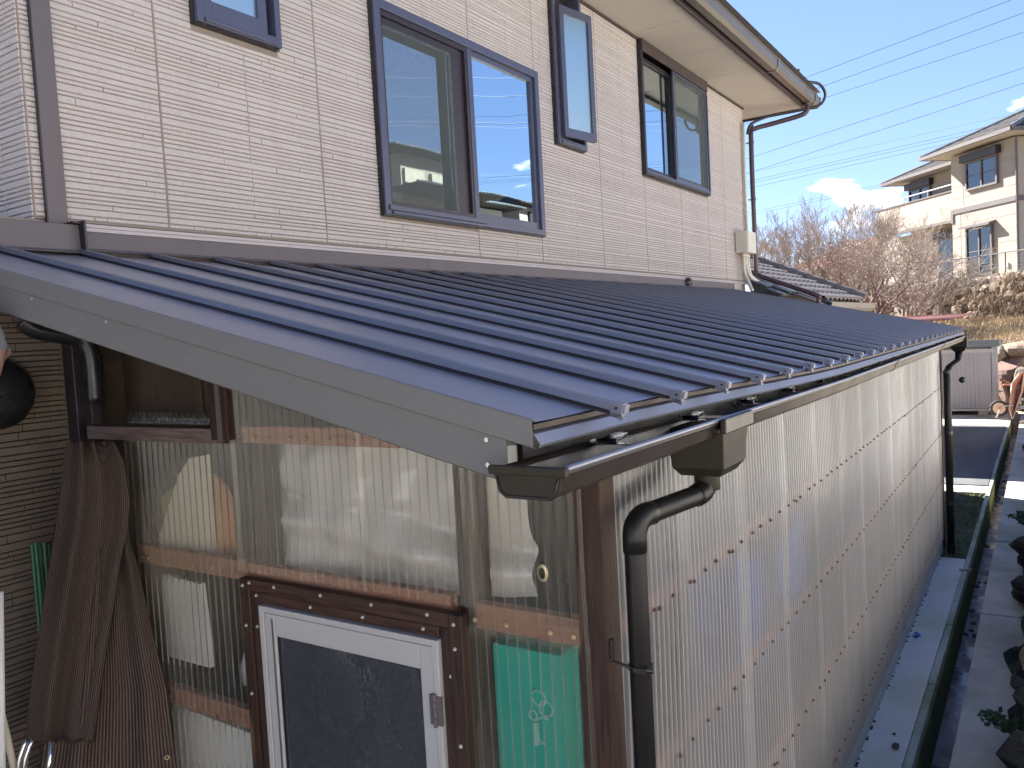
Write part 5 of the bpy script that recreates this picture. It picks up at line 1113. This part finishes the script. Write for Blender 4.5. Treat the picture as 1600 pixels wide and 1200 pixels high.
blades(4000, bankp, 'greengrass', .05, .14, .014, 'green_grass', 'patches of green grass on the bank', 2)
def rwp(rnd):
    s = rnd.uniform(-4, 14); z = rnd.uniform(-1.5, .6); p = HB(s, 2.5-.25*(z+1)+rnd.uniform(0, .35), z)
    if noise2(s*1.4, z*3) < -.1: return None
    return p.x, p.y, p.z
blades(15000, rwp, 'drygrass2', .08, .30, .011, 'dry_weeds', 'faded brown weeds growing over the rubble wall', 3)

# ------------------------------------------------------------------ neighbouring house
nh = thing('neighbour_house', 'cream two-storey house with dark trim on the terrace behind the bank', 'house', tuple(HB(4, -3, .56)))
def hbox(b, s0, s1, o0, o1, z0, z1):
    c = HB((s0+s1)/2, (o0+o1)/2, (z0+z1)/2); b.obox(c, (D, N, (0, 0, 1)), (abs(s1-s0)/2, abs(o1-o0)/2, abs(z1-z0)/2)); return b
def hp(name, mat, *bx, parent=nh, label=None):
    b = MB()
    for q in bx: hbox(b, *q)
    return b.build(name, mat, parent, label=label)
hp('wall', 'neigh_wall', (0, 3.2, -7, 0, .5, 5.35)); hp('wall', 'neigh_wall', (3.202, 8.3, -7, -1.8, .5, 5.35), (8.302, 10.4, -6, -1.8, .5, 3.04))
hp('balcony_wall', 'neigh_wall', (3.202, 9.4, -1.0, -.90, 3.16, 4.26), (9.3, 9.4, -1.8, -1.0, 3.16, 4.26), (3.202, 9.3, -1.8, -1.0, 3.16, 3.3)); hp('balcony_coping', 'neigh_dark', (3.202, 9.45, -1.04, -.86, 4.262, 4.31)); hp('balcony_trim', 'neigh_dark', (3.202, 9.42, -1.02, -.88, 3.05, 3.158))
b = MB(); b.tube([HB(4.2, -.95, 4.55), HB(9.2, -.95, 4.55)], .028, 8); 
for s in (4.25, 5.9, 7.5, 9.1): b.tube([HB(s, -.95, 4.31), HB(s, -.95, 4.55)], .02, 6)
b.build('balcony_rail', 'alu', nh)
hp('band', 'neigh_dark', (-.02, 3.22, .0015, .04, 3.19, 3.36)); hp('band_return', 'neigh_dark', (3.10, 3.235, .0015, .04, 2.86, 3.188)); hp('band', 'neigh_dark', (-.04, -.0015, -7, .04, 3.19, 3.36))
for z in (.95, 1.4, 1.85, 2.3, 2.75, 3.75, 4.2, 4.65, 5.1): hp('siding_joint', 'neigh_wall', (.002, 3.198, .0015, .006, z, z+.012))
hp('siding_joint', 'neigh_dark', (2.74, 2.752, .0015, .005, .6, 3.18), (2.55, 2.56, .0015, .005, 3.4, 5.3))
def nwin(s0, s1, z0, z1, off, shutter, split=.5, hood=0.0, cur=True, label=None):
    f = MB(); w = .07
    for q in ((s0, s0+w, off+.0015, off+.10, z0, z1), (s1-w, s1, off+.0015, off+.10, z0, z1), (s0+w, s1-w, off+.0015, off+.10, z0, z0+w), (s0+w, s1-w, off+.0015, off+.10, z1-w, z1)): hbox(f, *q)
    m_ = s0+(s1-s0)*split; hbox(f, m_-.03, m_+.03, off+.02, off+.08, z0+w, z1-w)
    fo = f.build('window', 'neigh_dark', nh, label=label)
    hp('pane', 'glass_far', (s0+w, m_-.03, off+.03, off+.04, z0+w, z1-w), parent=fo); hp('pane', 'glass_far', (m_+.03, s1-w, off+.045, off+.055, z0+w, z1-w), parent=fo)
    hp('curtain', 'curt_in', (s0+w, s1-w, off+.003, off+.012, z0+w, z1-w), parent=fo)
    hp('muntin', 'neigh_dark', (s0+w, s1-w, off+.056, off+.062, z0+(z1-z0)*.5-.015, z0+(z1-z0)*.5+.015), parent=fo)
    if shutter: hp('shutter_box', 'frame_dark', (s0-.12, s1+.14, off+.0015, off+.22, z1+.002, z1+.28), parent=fo)
    if hood:
        b = MB(); b.prism([(0, 0), (0, .10), (hood, .03), (hood, -.05)], HB(s0-.12, off+.0015, z1+.02), N, (0, 0, 1), D, s1-s0+.22); b.build('hood', 'neigh_dark', fo)
nwin(.75, 2.34, 3.92, 4.96, 0, True, label='upper window with dark shutter box on the near wall')
nwin(1.06, 2.40, .78, 2.56, 0, False, hood=.30, label='tall lower window under a sloping hood')
nwin(6.82, 8.35-.1, 3.6, 4.98, -1.8, True, label='balcony window with dark shutter box'); nwin(4.6, 6.4, .7, 2.6, -1.8, True); nwin(3.4, 3.95, .7, 2.6, -1.8, False, split=.9)
b = MB(); b.tube([HB(-.14, .06, 5.3), HB(-.14, .06, .6)], .04, 8); b.build('downpipe', 'neigh_dark', nh)
hp('wall_vent', 'alu', (.35, .5, .0015, .06, .95, 1.1)); hp('wall_vent', 'neigh_dark', (3.6, 3.8, -1.80+.0015, -1.74, 4.75, 4.95))
def hiproof(name, s0, s1, o0, o1, z, k_, th, parent=nh):
    w = (o0-o1)/2; h = w*k_; a = MB(); P4 = [HB(s0, o0, z), HB(s1, o0, z), HB(s1, o1, z), HB(s0, o1, z)]; om = (o0+o1)/2; rA, rB = HB(s0+min(w, (s1-s0)/2-.05), om, z+h), HB(s1-min(w, (s1-s0)/2-.05), om, z+h)
    a.quad(P4[0], P4[1], rB, rA); a.tri(P4[1], P4[2], rB); a.quad(P4[2], P4[3], rA, rB); a.tri(P4[3], P4[0], rA); a.quad(*P4); ro_ = a.build(name, 'neigh_roof', parent)
    b = MB()
    for p, q in ((P4[0], rA), (P4[1], rB), (P4[3], rA), (P4[2], rB), (rA, rB)): b.tube([p+Vector((0, 0, .02)), q+Vector((0, 0, .03))], .07, 6)
    b.build('hip_capping', 'rock_pale' if False else 'shed_dark', ro_)
    b = MB(); rows_ = 12
    for r_ in range(1, rows_):
        t_ = r_/rows_; b.tube([P4[0].lerp(rA, t_)+Vector((0, 0, .006)), P4[1].lerp(rB, t_)+Vector((0, 0, .006))], .014, 4)
    b.build('course_edges', 'neigh_roof', ro_, kind='stuff')
    e = MB()
    for p, q in ((P4[0], P4[1]), (P4[1], P4[2]), (P4[3], P4[0])): e.bar(p+Vector((0, 0, -.05)), q+Vector((0, 0, -.05)), .10, .12)
    e.build('eave_gutter', 'neigh_dark', ro_)
    s_ = MB(); hbox(s_, s0+.06, s1-.06, o0-.06, o1+.06, z-.10, z-.085); s_.build('soffit', 'neigh_wall', ro_)
hiproof('roof', -.75, 3.95, .75, -7.6, 5.50, .42, .1); hiproof('roof', 3.4, 9.25, -1.05, -7.4, 5.47, .42, .1)
# fence along the terrace edge
fe = thing('mesh_fence', 'grey wire fence along the terrace edge of the cream house', 'fence', tuple(HB(2, 1.9, .56)))
for k in range(14):
    s = -3+1.25*k; b = MB(); b.tube([HB(s, 1.9, .4), HB(s, 1.9, 1.32)], .022, 6); b.build('post', 'neigh_dark', fe)
for z in (.66, .76, .86, .96, 1.06, 1.16): b = MB(); b.tube([HB(-3, 1.9, z), HB(13.2, 1.9, z)], .005, 4); b.build('wire', 'shed_dark', fe)
b = MB(); b.tube([HB(-3, 1.9, 1.30), HB(13.2, 1.9, 1.30)], .020, 6); b.build('rail', 'neigh_dark', fe)
# brown-roofed house behind the tree
bh = thing('brown_roof_house', 'low brown-roofed house hidden behind the bare trees', 'house', (42, 8, 0)); 
cL, cR, pk = on(1222, 425, 0, 42), on(1410, 420, 0, 42), on(1325, 362, 0, 42)
b = MB(); z0 = cL.z; y0, y1 = cL.y, cR.y; b.quad((42, y0, z0), (42, y1, z0), (47, pk.y-1.5, pk.z), (47, pk.y+.6, pk.z)); b.quad((42, y0, z0), (52, y0, z0), (47, pk.y+.6, pk.z), (47, pk.y+.6, pk.z)); b.quad((42, y1, z0), (52, y1, z0), (47, pk.y-1.5, pk.z), (47, pk.y-1.5, pk.z)); b.quad((52, y0, z0), (52, y1, z0), (47, pk.y-1.5, pk.z), (47, pk.y+.6, pk.z)); b.build('roof', simple('rust_brown_roof', (.26, .14, .10), (.22, .12, .09), 3, .7), bh)
b = MB(); b.box(42.5, 51, y1+.5, y0-.5, -1, z0-.01); b.build('wall', 'neigh_wall', bh)

# ------------------------------------------------------------------ bare trees
def bare_tree(loc, H, seed, mat_t, mat_w, label, depth=6, spread=.55, nst=5, budm=None, group=None, r0=.07, fine=1.0, lean=(0, 0)):
    rnd = random.Random(seed); t_ = thing('bare_tree', label, 'tree', loc, group); tr_, tw_, bd = MB(), MB(), MB()
    def grow(p, d, L, r, lv):
        n_ = 3; pts = [p]; q = p
        for k in range(n_):
            d = (d+Vector((rnd.gauss(0, .16), rnd.gauss(0, .16), rnd.gauss(0, .10)+.05))).normalized(); q = q+d*(L/n_); pts.append(q)
        re = r*.66; (tr_ if lv < 3 else tw_).tube(pts, [r+(re-r)*k/n_ for k in range(n_+1)], 6 if lv < 2 else (4 if lv < 3 else 3), caps=False)
        if lv >= depth:
            if budm and rnd.random() < .3:
                for j in range(2):
                    c = pts[rnd.randint(1, 3)]; e = Vector((rnd.gauss(0, 1), rnd.gauss(0, 1), rnd.gauss(0, 1))).normalized()*.03; w = e.orthogonal().normalized()*.010; bd.quad(c, c+e*.5+w, c+e, c+e*.5-w)
            return
        for k in range(rnd.choice([2, 3, 3]) if lv < depth-1 else rnd.choice([3, 4])):
            t = rnd.uniform(.35, 1) if k else 1; c = pts[0].lerp(pts[-1], t) if t < 1 else pts[-1]
            if t < 1: c = pts[min(n_, max(1, round(t*n_)))]
            a = rnd.uniform(0, 6.28); o_ = d.orthogonal().normalized(); o2 = d.cross(o_); nd = (d+(o_*math.cos(a)+o2*math.sin(a))*rnd.uniform(.4, .95)*spread*1.5+Vector((0, 0, .10))).normalized()
            grow(c, nd, L*rnd.uniform(.62, .86), max(.0035*fine, re*rnd.uniform(.55, .8)), lv+1)
    base = Vector(loc)
    for k in range(nst):
        a = 6.28*k/nst+rnd.random(); grow(base+Vector((math.cos(a)*.06, math.sin(a)*.06, 0)), Vector((math.cos(a)*spread+lean[0], math.sin(a)*spread+lean[1], 1)).normalized(), H*.27, r0, 0)
    tr_.build('trunk', mat_t, t_, smooth=True, fix=False); tw_.build('crown', mat_w, t_, fix=False)
    if bd.v: bd.build('dry_leaves', budm, t_, fix=False)
p = on(1345, 492, 0, 17.5); bare_tree((p.x, p.y, p.z-.35), 3.0, 5, 'bark', 'twig', 'wide reddish bare tree spreading in front of the rubble wall', depth=6, spread=.95, nst=6, budm='leafred', r0=.055, fine=1.1)
p = on(1415, 470, 0, 19); bare_tree((p.x, p.y, p.z-.9), 3.0, 9, 'bark', 'twig', 'smaller reddish bare tree in front of the ground floor of the cream house', depth=6, spread=.7, nst=5, budm='leafred', r0=.05, fine=1.1)
for k, (px_, X_, zt_, sd_) in enumerate(((1200, 26, 4.3, 15), (1245, 27, 3.9, 18), (1290, 26, 4.4, 25), (1335, 27, 5.0, 29), (1375, 30, 4.6, 33))):
    p = on(px_, 470, 0, X_); bare_tree((p.x, p.y, -.6), zt_*1.0, sd_, 'bark', 'twig_pale', ['pale bare tree just right of the dark downpipe', 'pale bare tree below the white cloud', 'pale bare tree left of the brown roof peak', 'tall bare tree rising behind the brown roof peak', 'bare tree reaching up beside the balcony of the cream house'][k], depth=6, spread=.42, nst=4, r0=.07, fine=1.5)
# ------------------------------------------------------------------ overhead wires
wires = [((1268,118),(1580,0),10),((1280,137),(1600,20),10),((1283,155),(1600,50),9),((1177,245),(1600,106),9),((1178,268),(1600,130),9),((1180,268),(1600,175),4),((1180,281),(1600,185),7),((1180,285),(1600,191),7),((1180,292),(1600,198),7),((1186,329),(1375,289),6),((1186,333),(1375,293),6)]
nm_ = ['topmost', 'second', 'third', 'fourth', 'fifth', 'sixth and faintest', 'seventh', 'eighth', 'ninth', 'tenth', 'lowest']
for k, (a, c, r_) in enumerate(wires):
    X_ = 26+k*.4; p, q = on(*a, 0, X_), on(*c, 0, X_+.0); d = q-p; A_, B_ = p-d*2.2, q+d*2.2; b = MB()
    pts = [A_.lerp(B_, t/24)+Vector((0, 0, -.012*d.length*(1-(2*t/24-1)**2)+.012*d.length)) for t in range(25)]
    b.tube(pts, .0009*r_, 4); single(b, 'overhead_wire', 'cable', f'{nm_[k]} overhead wire, counted from the top, crossing the sky at the right', 'wire', 'overhead wires crossing the sky')
# ------------------------------------------------------------------ houses across the valley that show in the window glass
def mir(px_, py_, Y_): p = on(px_, py_, 1, Y_); return Vector((p.x, -p.y, p.z))
ra = thing('reflected_house', 'brown house with tiled roofs seen only as a reflection in the large window', 'house', (17, -14, -3))
b = MB(); b.box(15.9, 18.25, -18, -12, -3, 4.86); b.build('wall', 'house_a', ra)
def roofslab(parent, x0, x1, y0, y1, z, h, mat='neigh_roof'):
    b = MB(); ym = (y0+y1)/2; b.quad((x0, y1, z), (x1, y1, z), (x1-.8, ym, z+h), (x0+.8, ym, z+h)); b.quad((x0, y0, z), (x1, y0, z), (x1-.8, ym, z+h), (x0+.8, ym, z+h)); b.tri((x0, y0, z), (x0, y1, z), (x0+.8, ym, z+h)); b.tri((x1, y0, z), (x1, y1, z), (x1-.8, ym, z+h)); b.quad((x0, y0, z), (x1, y0, z), (x1, y1, z), (x0, y1, z)); b.build('roof', mat, parent)
    b = MB()
    for k in range(30): x = x0+(x1-x0)*k/29; b.tube([(x, y1+.02, z+.03), (x+(x0+x1-2*x)/(x1-x0)*.8*.3, y1-.3*(y1-ym), z+h*.3+.02)], .035, 5)
    b.build('roof_ridges', 'shed_dark', parent, kind='stuff')
roofslab(ra, 15.2, 18.7, -18.5, -11.5, 4.9, .5)
roofslab(ra, 15.0, 19.0, -12.05, -10.6, 3.7, .22)
b = MB(); b.box(16.0, 16.9, -11.99, -11.9, 4.02, 4.42); b.box(17.2, 18.1, -11.99, -11.9, 4.0, 4.40); b.build('window', 'curt_in', ra)
rb_ = thing('reflected_white_house', 'pale house with a grey tiled roof seen only as a reflection in the large window', 'house', (20, -14, -3))
b = MB(); b.box(18.8, 20.9, -16, -12, -3, 3.66); b.build('wall', 'house_w', rb_); roofslab(rb_, 18.3, 21.5, -16.6, -11.4, 3.7, .42)
rc_ = thing('reflected_gable_house', 'cream gabled house seen only as a reflection at the right of the large window', 'house', (23, -14, -3))
b = MB(); b.box(22.0, 26, -17, -12, -3, 3.98); b.build('wall', 'neigh_wall', rc_); roofslab(rc_, 21.6, 26.5, -17.5, -11.6, 4.0, 1.0)
b = MB(); b.box(22.6, 23.0, -11.99, -11.9, 3.4, 3.8); b.build('window', 'frame_dark', rc_)
for k, (a, c) in enumerate((((738, 122), (836, 124)), ((738, 150), (836, 150)), ((615, 190), (838, 192)), ((740, 273), (836, 276)), ((740, 198), (838, 200)))):
    p, q = mir(*a, 14), mir(*c, 14); d = q-p; b = MB(); b.tube([p-d*3, p-d*.5, q, q+d*3], .008, 4); single(b, 'reflected_wire', 'cable', ['topmost', 'second', 'middle', 'lowest', 'fourth'][k]+' of the five thin wires mirrored in the large window', 'wire', 'overhead wires mirrored in the window glass')
